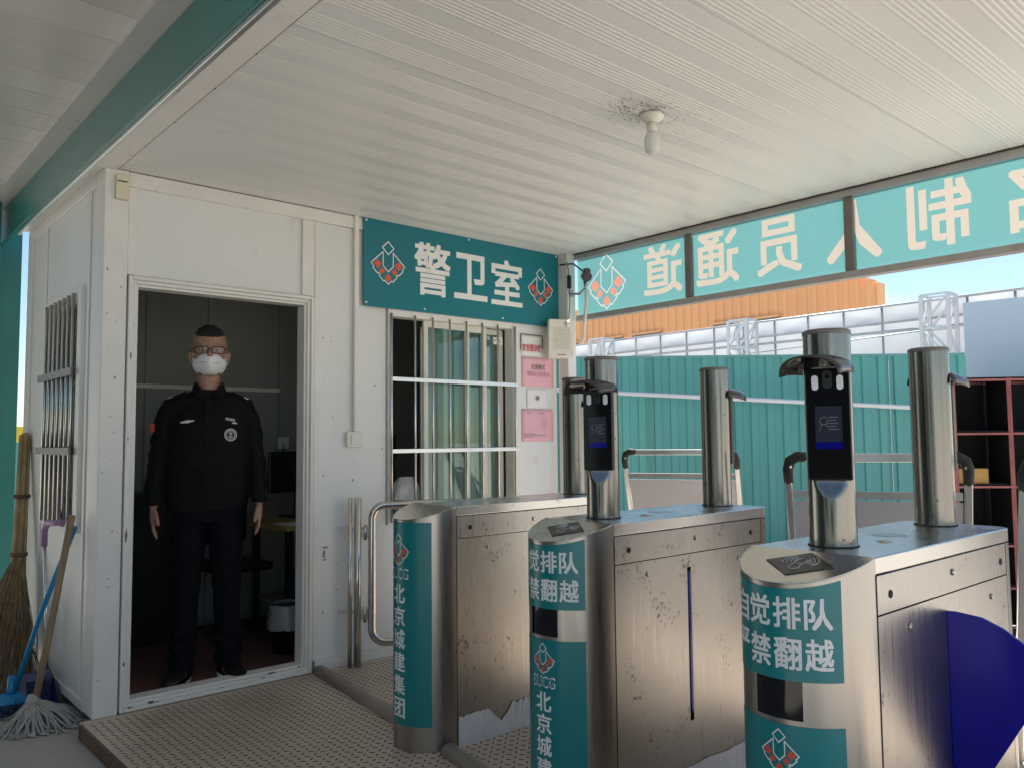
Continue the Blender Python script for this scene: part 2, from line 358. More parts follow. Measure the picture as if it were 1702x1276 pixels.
# emblem: outlined diamond with a notch, small diamond on top, five red blocks (unit box, centre 0,0)
def emblem(pt, lw=.012):
    """pt(x,y)->Vector; returns (white MB, red MB) with thin outlines"""
    wh, rd = MB(), MB()
    def seg(a, b):
        a,b = Vector(a),Vector(b); d = (b-a); n = Vector((-d.y,d.x)).normalized()*lw; e = d.normalized()*lw
        a2, b2 = a-e*.6, b+e*.6
        k = max(1, int(d.length/.12)); P = []; F = []
        for i in range(k+1):
            q = a2+(b2-a2)*i/k; P += [pt(*(q-n)), pt(*(q+n))]
        for i in range(k): F.append([2*i,2*i+2,2*i+3,2*i+1])
        wh.add(P, F)
    dm = [(0,.54),(.17,.38),(0,.22),(-.17,.38)]
    for i in range(4): seg(dm[i], dm[(i+1)%4])
    U = [(-.15,.28),(-.15,-.06),(0,-.2),(.15,-.06),(.15,.28)]
    for a,b in zip(U,U[1:]): seg(a,b)
    for sx in (-1,1):
        O = [(.15,.28),(.5,-.03),(.42,-.11),(.45,-.14),(.31,-.27),(.28,-.24),(.24,-.28),(.27,-.31),(.13,-.44),(.10,-.41),(0,-.5)]
        O = [(sx*x,y) for x,y in O]
        for a,b in zip(O,O[1:]): seg(a,b)
    def blk(cx, cy, r, stretch=1.0):
        P = [(cx-r,cy),(cx,cy-r),(cx+r*stretch,cy),(cx,cy+r*stretch)]
        rd.add([pt(*p) for p in P], [(0,1,2,3)])
    for cx,cy,r in ((-.31,-.03,.115),(-.185,-.19,.088),(0,-.345,.1),(.185,-.19,.088),(.31,-.03,.115)): blk(cx,cy,r)
    return wh, rd

# ================================================================== SETTING
ground = B((-260,-260,-.5),(260,260,-.06)).build('ground', M_conc); tag(ground, kind='structure')
floor = B((1.09,-2.2,-.055),(4.46,4.36,0)).build('floor', M_plate, origin=(2.8,1,-.055)); tag(floor, kind='structure')
# raised tread lugs
lg = MB(); p = .0375
nx, ny = int((4.4-1.12)/p), int((4.3-1.0)/p)
for i in range(nx):
    for j in range(ny):
        x, y = 1.125+i*p, 1.02+j*p
        if (x > 2.2 and x < 3.0 and 1.9 < y < 2.2): continue
        a = R(45) if (i+j) % 2 else R(-45)
        c, s_ = math.cos(a), math.sin(a); l, w, h = .0135, .0042, .0022
        P = []
        for (u,v,z) in ((-l,0,0),(-l*.6,-w,0),(l*.6,-w,0),(l,0,0),(l*.6,w,0),(-l*.6,w,0),(-l*.55,0,h),(l*.55,0,h)):
            P.append((x+u*c-v*s_, y+u*s_+v*c, z))
        lg.add(P, [(0,1,6),(1,2,7,6),(2,3,7),(3,4,7),(4,5,6,7),(5,0,6)])
tag(lg.build('tread_lugs', M_lug, floor), kind='stuff')
B((1.072,-2.2,-.058),(1.088,4.30,.004)).build('edge_angle', M_rust, floor)

# ---------------------------------------------------------------- guard booth
booth = empty('guard_booth', (2.75,4.36,0), 'white prefabricated guard room with open doorway and barred windows', 'building')
YW = 4.36; TOPZ = 2.70
B((1.14,4.345,0),(1.255,4.50,2.698)).build('corner_post', M_frame, booth, bevel=.006)
# front wall panels (face at Y=4.36)
B((1.256,4.372,2.172),(2.30,4.42,2.64)).build('wall_panel', M_white, booth)
B((2.345,4.366,.06),(2.80,4.42,2.62)).build('wall_panel', M_white, booth)
B((2.80,4.368,.06),(3.88,4.42,.80)).build('wall_panel', M_white, booth)
B((2.80,4.368,2.15),(3.88,4.42,2.62)).build('wall_panel', M_white, booth)
B((3.88,4.366,.06),(4.30,4.42,2.62)).build('wall_panel', M_white, booth)
B((1.256,4.352,2.622),(4.30,4.425,2.698)).build('top_rail', M_frame, booth, bevel=.004)
B((2.318,4.350,.0),(4.30,4.43,.058)).build('bottom_rail', M_frame, booth, bevel=.004)
B((1.257,4.356,2.17),(1.30,4.372,2.621)).build('batten', M_frame, booth, bevel=.003)
B((2.222,4.356,2.17),(2.30,4.372,2.621)).build('batten', M_frame, booth, bevel=.003)
B((2.301,4.354,.06),(2.344,4.424,2.621)).build('batten', M_frame, booth, bevel=.004)
# door frame: moulded, three steps
df = empty_part = MB()
x0,x1,z0,z1 = 1.262,2.292,.004,2.165
def frame_ring(mb, x0,x1,z0,z1,w,y0,y1, bottom=True):
    mb.box((x0,y0,z0),(x0+w,y1,z1)); mb.box((x1-w,y0,z0),(x1,y1,z1)); mb.box((x0+w,y0,z1-w),(x1-w,y1,z1))
    if bottom: mb.box((x0+w,y0,z0),(x1-w,y1,z0+w))
f1 = MB(); frame_ring(f1, x0,x1,z0,z1,.020,4.338,4.44); dframe = f1.build('door_frame', M_frame, booth, bevel=.004)
f2 = MB(); frame_ring(f2, x0+.0205,x1-.0205,z0+.0205,z1-.0205,.018,4.350,4.44); f2.build('inner_moulding', M_frame, dframe, bevel=.003)
f3 = MB(); frame_ring(f3, x0+.039,x1-.039,z0+.039,z1-.039,.014,4.362,4.45); f3.build('rebate', M_frame, dframe, bevel=.003)
# side wall (faces -X, at X=1.14) and back wall
B((1.15,4.50,.05),(1.20,4.68,2.63)).build('side_wall_panel', M_white, booth)
B((1.15,4.68,2.15),(1.20,5.50,2.63)).build('side_wall_panel', M_white, booth)
B((1.15,4.68,.05),(1.20,5.50,.86)).build('side_wall_panel', M_white, booth)
B((1.15,5.50,.05),(1.20,5.93,2.63)).build('side_wall_panel', M_white, booth)
B((1.135,5.93,0),(1.26,6.05,2.698)).build('corner_post', M_frame, booth, bevel=.006)
B((1.138,4.50,2.631),(1.21,5.93,2.698)).build('side_top_rail', M_frame, booth, bevel=.004)
B((1.138,4.50,0),(1.21,5.93,.049)).build('side_bottom_rail', M_frame, booth, bevel=.004)
for yy in (4.60, 5.55): B((1.143,yy,.05),(1.149,yy+.035,2.63)).build('side_batten', M_frame, booth)
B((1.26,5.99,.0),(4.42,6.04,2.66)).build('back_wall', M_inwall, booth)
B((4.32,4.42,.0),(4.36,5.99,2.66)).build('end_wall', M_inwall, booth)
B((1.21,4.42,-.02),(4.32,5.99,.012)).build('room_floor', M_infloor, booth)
B((1.14,4.441,2.6985),(4.45,6.05,2.76)).build('roof_slab', M_ceil, booth)
for k,xx in enumerate((1.86,2.30,2.86,3.4,3.9)): B((xx,5.975,.02),(xx+.03,5.99,2.65)).build('inner_batten', M_inwall, booth)
B((1.26,5.96,1.70),(2.86,5.99,1.73)).build('inner_rail', M_plast, booth)
# strip added to close the gap that let light onto the side rail
B((1.0985,4.346,2.702),(1.30,6.06,2.709)).build('eave_gap_seal', M_frame, booth)
# front window
win = B((2.81,4.352,.80),(2.835,4.44,2.15)).box((3.855,4.352,.80),(3.88,4.44,2.15)).box((2.835,4.352,2.105),(3.855,4.44,2.15)).box((2.835,4.352,.80),(3.855,4.44,.84)).build('window', M_frame, booth, bevel=.004)
def sash(xa, xb, yy):
    s_ = MB(); w = .035
    s_.box((xa,yy,.84),(xa+w,yy+.02,2.105)).box((xb-w,yy,.84),(xb,yy+.02,2.105)).box((xa+w,yy,2.065),(xb-w,yy+.02,2.105)).box((xa+w,yy,.84),(xb-w,yy+.02,.885))
    s_.build('sash', M_plast, win, bevel=.002)
    B((xa+w,yy+.008,.885),(xb-w,yy+.012,2.065)).build('pane', M_glass, win)
sash(3.12,3.50,4.405); sash(3.30,3.68,4.432); sash(3.52,3.855,4.460)
for k in range(6):
    xx = 3.006+.14*k
    MB().tube([(xx,4.340,.82),(xx,4.340,2.12)],.0075,10).build('window_bar', M_pipe, win)
for zz in (1.255,1.705): B((2.82,4.318,zz-.013),(3.872,4.331,zz+.013)).build('window_crossbar', M_brushalu, win, bevel=.002)
for xx in (2.826,3.866): MB().tube([(xx,4.338,.815),(xx,4.338,2.12)],.008,10).build('window_bar', M_pipe, win)
for (xa,xb,yy,nf) in ((3.16,3.50,4.50,7),(3.50,3.86,4.52,8)):
    cu = MB(); P=[]; F=[]; n=nf*8
    for i in range(n+1):
        u_=i/n; x=xa+(xb-xa)*u_; y_=yy+.014*math.sin(u_*nf*2*PI)+.006*noise.noise((x*20,0,0)); P += [(x,y_,.86),(x,y_+.004*math.sin(u_*40),2.08)]
    for i in range(n): F.append((2*i,2*i+2,2*i+3,2*i+1))
    cu.add(P,F,True); co = cu.build('curtain', mat('pale_curtain',(.80,.81,.79),.8,transl=(.15,(.7,.7,.68))), origin=(xa,yy,.86)); tag(co, 'pale pleated curtain behind the %s sash of the barred window' % ('middle' if nf==7 else 'right hand'), 'curtain')
# window sticker
B((3.715,4.398,1.99),(3.80,4.402,2.04)).build('pane_label', M_paper, win)
gm = MB(); flat_glyph(gm,'PVC',(3.722,4.3975,2.005),(.07,0,0),(0,0,.022),.02); gm.build('lettering', M_greyink, win)
# side window with bars
sw = B((1.128,4.68,.86),(1.19,4.76,2.15)).box((1.128,5.45,.86),(1.19,5.50,2.15)).box((1.128,4.76,2.09),(1.19,5.45,2.15)).box((1.128,4.76,.86),(1.19,5.45,.90)).build('window', M_frame, booth, bevel=.004)
for k in range(7):
    yy = 4.80+.1*k
    MB().tube([(1.118,yy,.88),(1.118,yy,2.12)],.009,10).build('window_bar', M_pipe, sw)
for zz in (1.28,1.70): B((1.098,4.74,zz-.02),(1.109,5.50,zz+.02)).build('window_crossbar', M_alud, sw)
B((1.17,4.76,.90),(1.175,5.45,2.09)).build('pane', M_glass, sw)
# hinge-contact box on the corner post
B((1.185,4.318,2.54),(1.245,4.344,2.665)).build('contact_box', M_cream, booth, bevel=.004)
B((1.192,4.316,2.628),(1.238,4.3178,2.634)).build('slot', M_gap, booth)
# paint scars
def scar(cx, cz, w, h, m, y=4.3645):
    n = 11; P = []
    for i in range(n):
        a = 2*PI*i/n; r = .6+.5*random.random(); P.append((cx+math.cos(a)*w*r, y, cz+math.sin(a)*h*r))
    MB().add(P, [list(range(n))]).build('paint_scar', m, booth)
scar(2.385,.70,.028,.008,M_greyink); scar(2.378,.665,.010,.03,M_greyink); scar(2.38,.63,.018,.006,M_greyink)
for (cx,cz) in ((2.36,1.93),(2.37,1.12),(2.62,.92),(2.46,.45)): scar(cx,cz,.006,.006,M_greyink)
for k in range(4): scar(1.272+random.random()*.006, .2+random.random()*1.8, .003+.004*random.random(), .01+.03*random.random(), M_rust, 4.3365)
for (cx,cz) in ((1.19,1.45),(1.20,.62),(1.225,2.1)): scar(cx,cz,.004,.004,M_gap,4.3435)

random.seed(21)
for k in range(16): scar(2.36+random.random()*.43, .15+random.random()*1.9, .002+.006*random.random()**2, .002+.010*random.random()**2, M_greyink if k%2 else M_rust)
for k in range(10): scar(2.85+random.random()*1.0, .1+random.random()*.65, .002+.006*random.random()**2, .002+.008*random.random()**2, M_rust)
for k in range(9): scar(1.15+random.random()*.095, .05+random.random()*2.3, .0015+.003*random.random(), .002+.012*random.random()**2, M_rust, 4.3435)
for k in range(10): scar(1.30+random.random()*.95, .012+.045*random.random(), .006+.02*random.random(), .002+.003*random.random(), M_rust, 4.3365 if k%2 else 4.349)
# corner post carrying the gate header
cp = B((4.31,4.245,0),(4.395,4.35,2.70)).build('corner_column', M_white, origin=(4.35,4.3,0), bevel=.006)
tag(cp, 'white steel corner column between the guard room sign and the teal header', 'column')

# ---------------------------------------------------------------- passage roof with ribbed ceiling
roof = empty('passage_roof', (2.8,1,2.70), 'white ribbed metal ceiling over the turnstile passage', 'roof')
prof = []; PW = .95
y = 0.
def ribs(y0, n, w, h):
    out = []
    for k in range(n):
        a = y0+k*w; out += [(a, 0),(a+w*.25,-h),(a+w*.6,-h),(a+w*.85,0)]
    return out
for g in range(5):
    prof += [(g*.19,0)] + ribs(g*.19+.07, 6, .019, .0016)
prof.append((.9485,0)); prof.append((.9488,.003)); prof.append((.95,.003))
mb = MB(); P = [(1.20,yy,2.70+zz) for yy,zz in prof]+[(4.42,yy,2.70+zz) for yy,zz in prof]; n = len(prof)
mb.add(P, [(i,i+1,i+1+n,i+n) for i in range(n-1)])
yb = 4.35-.95
mb.v = [Vector((q.x,q.y+yb,q.z)) for q in mb.v]
cp0 = mb.build('ceiling_panel', M_ceil, roof)
for k in range(1,5): dup(cp0, (0,-.95*k,0), roof)
B((1.086,-.40,2.712),(4.422,4.44,2.80)).build('roof_slab', M_white, roof)
B((1.195,-.40,2.694),(1.199,4.344,2.712)).build('joint_strip', M_gap, roof)
B((1.085,-.40,2.690),(1.1945,4.344,2.705)).build('edge_beam', M_frame, roof, bevel=.003)
for k in range(8): MB().lathe((1.196,1.0+.41*k+random.random()*.2,2.690),[(.004,0),(.004,.004)],8).build('rivet', M_gap, roof)

# ---------------------------------------------------------------- left canopy (over the camera)
can = empty('entrance_canopy', (0,3,3.0), 'higher grey white plank canopy with teal edge beam beside the passage', 'canopy')
B((1.055,2.29,2.705),(1.084,7.2,2.93)).build('edge_beam', M_tealpaint, can)
B((1.075,2.29,2.683),(1.098,6.1,2.7045)).build('drip_lip', M_brushalu, can, bevel=.003)
B((.955,2.29,2.935),(1.084,7.2,2.952)).build('edge_trim', M_canopy, can)
pl0 = B((-7.9,3.325,2.990),(1.06,3.576,3.018)).build('ceiling_plank', M_canopy, can, bevel=.004)
for k in range(-4,15):
    if k: dup(pl0, (0,.258*k,0), can)
B((-8.0,2.29,3.021),(1.08,7.25,3.10)).build('canopy_deck', M_tealpaint, can)
tp = B((.78,6.30,-.06),(1.02,6.315,2.99)).box((.78,6.52,-.06),(1.02,6.535,2.99)).box((.89,6.315,-.06),(.905,6.52,2.99)).build('canopy_post', M_tealpaint, origin=(.9,6.4,-.06), bevel=.003)
tag(tp, 'tall teal steel canopy post at the far left edge', 'post')
tb = B((1.03,6.60,-.06),(1.20,6.66,2.95)).build('canopy_post', M_tealpaint, origin=(1.1,6.63,-.06), bevel=.003)
tag(tb, 'dark teal flat steel post left of the guard room side wall', 'post')

# ---------------------------------------------------------------- gate header
hd = empty('gate_header', (4.42,1.2,2.2), 'translucent teal header board with mirrored cream characters over the exit', 'sign')
HX = 4.41
B((4.383,.55,2.657),(4.424,4.245,2.7005)).build('header_top_rail', M_alu, hd, bevel=.003)
B((4.372,.55,2.692),(4.3825,4.244,2.701)).build('joint_strip', M_gap, hd)
B((4.395,.55,2.195),(4.45,4.245,2.236)).build('header_bottom_rail', M_alu, hd, bevel=.004)
for yy in (1.04,2.13,3.22): B((4.398,yy-.025,2.237),(4.440,yy+.025,2.656)).build('mullion', M_alud, hd, bevel=.003)
CH = (('道',3.28,3.607),('通',2.845,3.168),('员',2.42,2.717),('人',1.952,2.27),('制',1.496,1.815),('名',1.05,1.33),('实',.60,.92))
pieces = {}
ewh, erd = emblem(lambda x,y_: Vector((4.4152, 3.95+x*.36, 2.447+y_*.385)), .014)
def slab(mb, tri, x0_, x1_):
    """thin sheet in the YZ plane from flat triangles, with both faces"""
    mb.add([(x0_,p_[0],p_[1]) for t_ in tri for p_ in t_],[(3*i,3*i+1,3*i+2) for i in range(len(tri))])
for a,b in ((3.246,4.24),(2.156,3.194),(1.066,2.104),(.56,1.014)):
    V = [Vector((a,2.238)),Vector((b,2.238)),Vector((b,2.655)),Vector((a,2.655))]; F = [[0,1,2,3]]; own = [None]
    for ch,ya,yb_ in CH:
        if yb_ < a or ya > b: continue
        gv, gf, _ = glyphs(ch,.022); o = len(V); V += [Vector((ya+x*(yb_-ya), 2.29+y_*.345)) for x,y_ in gv]
        F += [[i+o for i in f] for f in gf]; own += [ch]*len(gf)
    if b > 4:
        for mb_ in (ewh,erd):
            o = len(V); V += [Vector((q.y,q.z)) for q in mb_.v]; F += [[i+o for i in f] for f in mb_.f]
    v2,_,f2,_,_,of = delaunay_2d_cdt(V, [], F, 0, 1e-5)
    pan = []; f2 = [f for f in f2 if a <= sum(v2[i].x for i in f)/3 <= b and 2.238 <= sum(v2[i].y for i in f)/3 <= 2.655]
    cen = [(sum(v2[i].x for i in f)/3, sum(v2[i].y for i in f)/3) for f in f2]; hit = [None]*len(f2)
    for ch,ya,yb_ in CH:
        if yb_ < a or ya > b: continue
        gv, gf, _ = glyphs(ch,.022)
        for k,h in enumerate(covered(cen, [(ya+x*(yb_-ya), 2.29+y_*.345) for x,y_ in gv], gf)):
            if h: hit[k] = ch
    if b > 4:
        for nm_,mb_ in (('emblem_outline',ewh),('emblem_blocks',erd)):
            for k,h in enumerate(covered(cen, [(q.y,q.z) for q in mb_.v], mb_.f)):
                if h: hit[k] = nm_
    for f,h in zip(f2,hit):
        t_ = [v2[i] for i in f]
        if h: pieces.setdefault(h,[]).append(t_)
        else: pan.append(t_)
    m_ = MB(); slab(m_, pan, 4.415, 0); m_.build('film_panel', M_header, hd)
for ch in pieces:
    m_ = MB(); slab(m_, pieces[ch], 4.4152, 0); m_.build(ch if ch[0] == 'e' else 'character', M_hred if ch == 'emblem_blocks' else M_hwhite if ch == 'emblem_outline' else M_hletter, hd)
for yy in [1.3+.3*k for k in range(10)]: MB().lathe((4.393,yy,2.214),[(.006,-.003),(.006,.002)],8,'X').build('rivet', M_screw, hd)
for yy in [1.4+.55*k for k in range(6)]: MB().lathe((4.380,yy,2.674),[(.006,-.003),(.006,.003)],8,'X').build('rivet', M_screw, hd)
# ================================================================== THINGS ON THE WALL
sg = empty('wall_sign', (3.47,4.34,2.15), 'teal guard room sign with large white characters above the barred window', 'sign')
panel = B((2.622,4.338,2.148),(4.308,4.350,2.705)).build('panel', M_tealsign, sg)
for ch,xa,xb,za,zb in (('警',2.998,3.292,2.262,2.61),('卫',3.322,3.612,2.27,2.585),('室',3.648,3.942,2.263,2.588)):
    gm = MB(); flat_glyph(gm, ch, (xa,4.3372,za),(xb-xa,0,0),(0,0,zb-za), .020); gm.build('character', M_letter, sg)
for cx in (2.80,4.123):
    wh, rd = emblem(lambda x,y_: Vector((cx+x*.25, 4.3372, 2.43+y_*.262)), .013)
    wh.build('emblem_outline', M_letter, sg); rd.build('emblem_blocks', M_red, sg)
for (xx,zz) in ((2.64,2.685),(3.45,2.685),(4.285,2.685),(2.64,2.17),(3.08,2.17),(3.75,2.17),(4.285,2.17)):
    MB().lathe((xx,4.336,zz),[(.007,-.002),(.007,.003)],8,'Y').build('screw', M_letter, sg)
cd = empty('switch_conduit', (2.575,4.35,1.28), 'white cable duct running down to a square light switch beside the door', 'light switch')
B((2.561,4.338,1.378),(2.590,4.364,2.70)).build('duct', M_frame, cd, bevel=.003)
B((2.515,4.340,1.284),(2.626,4.364,1.376)).build('switch_plate', M_plast, cd, bevel=.004)
B((2.540,4.334,1.302),(2.600,4.3395,1.358)).build('rocker', M_plast, cd, bevel=.003)
def sheet(name, x0,x1,z0,z1,m,label, y=4.3635):
    me = MB(); n = 8; P = []; F = []
    for i in range(n+1):
        for j in range(n+1):
            u,v = i/n, j/n
            P.append((x0+(x1-x0)*u, y-.004*abs(noise.noise((u*3+x0*7,v*3+z0*5,.3))), z0+(z1-z0)*v))
    for i in range(n):
        for j in range(n): a = i*(n+1)+j; F.append((a,a+n+1,a+n+2,a+1))
    me.add(P,F,True); o = me.build(name, m, origin=(x0,y,z0))
    md = o.modifiers.new('thick','SOLIDIFY'); md.thickness = .0006; md.offset = 0
    return tag(o, label, 'notice')
PY = 4.3575
n1 = sheet('wall_notice',3.945,4.155,1.925,2.075,M_paper,'white notice with red heading beside the wall loudspeaker')
gm = MB(); flat_glyph(gm,'安全提示栏',(3.955,PY,1.955),(.185,0,0),(0,0,.055),.02); gm.build('lettering', M_redink, n1)
fr = MB().box((3.942,4.356,2.075),(4.157,4.362,2.081)).box((3.939,4.356,1.96),(3.944,4.362,2.081)).box((4.152,4.356,1.98),(4.158,4.362,2.0745)).build('frame', M_alud, n1)
n2 = sheet('wall_notice',3.948,4.268,1.70,1.915,M_pinkp,'upper pink paper notice with two lines of faded characters')
gm = MB(); flat_glyph(gm,'无接触式',(4.04,PY,1.825),(.14,0,0),(0,0,.042),.012); gm.build('lettering', M_greyink, n2)
gm = MB(); flat_glyph(gm,'健康宝扫码登记',(4.0,PY,1.775),(.225,0,0),(0,0,.038),.006); gm.build('lettering', M_pinkink, n2)
n3 = sheet('wall_notice',3.995,4.205,1.548,1.688,M_paper,'small white paper between the two pink notices')
gm = MB(); gm.lathe((4.10,4.3565,1.62),[(.018,0),(.018,.001)],16,'Y'); gm.build('emblem', M_greyink, n3)
n4 = sheet('wall_notice',3.945,4.26,1.306,1.54,M_pinkp,'lower pink paper notice with small print')
gm = MB()
for k in range(3): gm.box((3.96,PY,1.335+k*.011),(4.05+.15*random.random(),PY+.0004,1.338+k*.011))
for k in range(2): gm.box((3.99+k*.12,PY,1.508),(4.03+k*.13,PY+.0004,1.512))
gm.build('print_lines', M_greyink, n4)
gm = MB()
for k in range(4): gm.box((4.14,PY,1.40+k*.02),(4.17+.03*random.random(),PY+.0004,1.403+k*.02))
gm.build('faint_print', M_pinkink, n4)

# loudspeaker (tilted box)
sp = empty('loudspeaker', (4.24,4.27,2.05), 'white wall loudspeaker box tilted below the corner camera', 'loudspeaker', rz=R(-28))
sb = MB(); w,h,d = .10,.14,.055
sb.add([(-w,-d,-h),(w,-d,-h),(w*.8,d,-h),(-w*.8,d,-h),(-w,-d-.025,h),(w,-d-.025,h),(w*.8,d,h),(-w*.8,d,h)],[(0,3,2,1),(4,5,6,7),(0,1,5,4),(1,2,6,5),(2,3,7,6),(3,0,4,7)])
sb.build('cabinet', M_plast, sp, bevel=.008, local=True)
fy = lambda zz: -d-.025*((zz+h)/(2*h))-.0015
gr = MB()
for i in range(13):
    for j in range(16):
        xx,zz = -.06+.01*i, -.075+.010*j
        gr.lathe((xx,fy(zz),zz),[(.0022,-.0004),(.0022,.001)],6,'Y')
tag(gr.build('grille_holes', mat('grille_hole',(.30,.27,.2),.8), sp, local=True), kind='stuff')
MB().lathe((.045,fy(.105)-.002,.105),[(.024,0),(.024,-.004),(.012,-.010),(.010,-.012)],20,'Y').build('tweeter', M_plast, sp, local=True)
MB().box((-.03,fy(-.12)-.0005,-.122),(.03,fy(-.12)+.002,-.116)).build('badge', M_greyink, sp, local=True)

# surveillance camera on a bracket + cables
sc = empty('surveillance_camera', (4.36,4.24,2.45), 'small black bullet camera on a steel arm at the column', 'camera')
bc = MB(); ax = Vector((-.52,-.78,-.22)).normalized(); c0 = Vector((4.335,4.075,2.50))
bc.tube([c0-ax*.04,c0-ax*.035,c0+ax*.035,c0+ax*.045],[.028,.036,.036,.033],16)
bc.build('housing', M_black, sc)
MB().tube([c0+ax*.0452,c0+ax*.048],.024,16).build('lens', M_blackg, sc)
MB().tube([c0+Vector((0,0,.04))-ax*.03,c0+Vector((0,0,.042))+ax*.055],.022,12).build('sunshield', M_black, sc)
MB().tube([(4.352,4.245,2.40),(4.35,4.16,2.385),(4.34,4.09,2.42),(4.338,4.08,2.47)],.009,8).build('arm', M_alu, sc)
MB().lathe((4.352,4.240,2.40),[(.03,0),(.03,.006)],14,'Y').build('arm_base', M_alu, sc)
MB().tube([(4.30,4.31,2.62),(4.33,4.20,2.615),(4.345,4.12,2.55),(4.34,4.10,2.46),(4.34,4.09,2.41)],.006,8).build('cable', M_rubber, sc)
MB().tube([(4.35,4.09,2.40),(4.362,4.10,2.33),(4.36,4.12,2.18),(4.365,4.14,2.05),(4.36,4.16,2.02)],.013,8).build('white_cable_sleeve', M_plast, sc)
ad_ = empty('power_adapter', (4.28,4.23,2.5), 'small black power adapter hanging by its lead beside the sign', 'adapter')
B((4.298,4.215,2.43),(4.326,4.238,2.53)).build('body', M_black, ad_, bevel=.005)
MB().tube([(4.31,4.228,2.43),(4.312,4.222,2.33),(4.305,4.225,2.24),(4.295,4.23,2.17)],.0028,6).build('lead', M_rubber, ad_)
MB().tube([(4.31,4.228,2.53),(4.306,4.23,2.58),(4.30,4.236,2.63)],.0028,6).build('lead', M_rubber, ad_)

# ceiling bulb
bl = empty('ceiling_bulb', (2.72,2.16,2.70), 'white light bulb in a round ceiling holder', 'light bulb')
MB().lathe((2.72,2.16,2.662),[(.024,0),(.040,.010),(.052,.022),(.054,.034)],24).build('holder', M_plast, bl)
MB().lathe((2.72,2.16,2.622),[(.020,0),(.022,.006),(.023,.04)],18).build('socket', M_plast, bl)
MB().lathe((2.72,2.16,2.522),[(.004,0),(.018,.004),(.030,.018),(.0335,.038),(.0335,.070),(.028,.090),(.019,.101)],22).build('globe', M_bulb, bl)
# soot specks around the holder
sk = MB()
for k in range(900):
    a = random.random()*2*PI; r = .05+abs(random.gauss(0,.055 if k%3 else .16)); q = .0010+.0032*random.random()**3
    x_,y_ = 2.72+r*math.cos(a)*1.25, 2.16+r*math.sin(a)*.8
    x_ -= (.06 if k%3 else 0); y_ += (.03 if k%4==0 else 0); sk.add([(x_-q,y_-q*.6,2.6950),(x_+q,y_-q*.6,2.6950),(x_+q,y_+q*.6,2.6950),(x_-q,y_+q*.6,2.6950)],[(0,1,2,3)])
tag(sk.build('soot_specks', M_gap, roof), kind='stuff')

# ================================================================== TURNSTILES
NA, NB_ = .165, .19       # nose half width (Y) and depth (X)
def nose(th, z, off=0.):  # local; th in radians, +90deg = camera side
    p_ = Vector((-NB_*math.cos(th), NA-NA*math.sin(th), z))
    if off:
        nrm = Vector((-math.cos(th)/NB_, -math.sin(th)/NA, 0)).normalized(); p_ += nrm*off
    return p_
ARC = [0.]; TH = [R(-90+i) for i in range(181)]
for i in range(180): ARC.append(ARC[-1]+(nose(TH[i+1],0)-nose(TH[i],0)).length)
mid = ARC[90]
def th_of(s_):            # arc length from the tip -> angle
    t = s_+mid
    if t <= 0: return TH[0]
    if t >= ARC[-1]: return TH[-1]
    for i in range(180):
        if ARC[i+1] >= t: return TH[i]+(TH[i+1]-TH[i])*(t-ARC[i])/(ARC[i+1]-ARC[i])
def arc_of(thd): return ARC[int(round(thd))+90]-mid
SL = .055/NB_
def slant(x): return 1.03+SL*min(0,x)
def patch(mb, t0, t1, z0, z1, off, n=24, topslant=None):
    P = []; F = []
    for i in range(n+1):
        th = R(t0+(t1-t0)*i/n); a = nose(th,z0,off); zt = z1 if topslant is None else slant(nose(th,0).x)-topslant
        b = nose(th,zt,off); P += [a,b]
    for i in range(n): F.append((2*i,2*i+2,2*i+3,2*i+1))
    mb.add(P,F,True); return mb
def curved_glyph(mb, txt, s0, s1, z0, z1, off=.0022, bold=.021):
    vs_, fs, _ = glyphs(txt, bold)
    bm = bmesh.new(); bv = [bm.verts.new((x*(s1-s0)+s0, y_*(z1-z0)+z0, 0)) for x,y_ in vs_]
    for f in fs:
        try: bm.faces.new([bv[i] for i in f])
        except ValueError: pass
    k = s0 - (s0 % .012)
    while k < s1:
        bmesh.ops.bisect_plane(bm, geom=bm.verts[:]+bm.edges[:]+bm.faces[:], plane_co=(k,0,0), plane_no=(1,0,0)); k += .012
    bm.verts.index_update()
    P = [nose(th_of(v.co.x), v.co.y, off) for v in bm.verts]; F = [[v.index for v in f.verts] for f in bm.faces]
    bm.free(); mb.add(P,F); return mb
L_, Wd = .955, .33
def screw(xx, zz, par, r=.009, m=None, y_=-.0005):
    s_ = MB().lathe((xx,y_,zz),[(r,0),(r,-.003),(r*.6,-.006)],12,'Y').build('screw', m or M_screw, par, local=True)
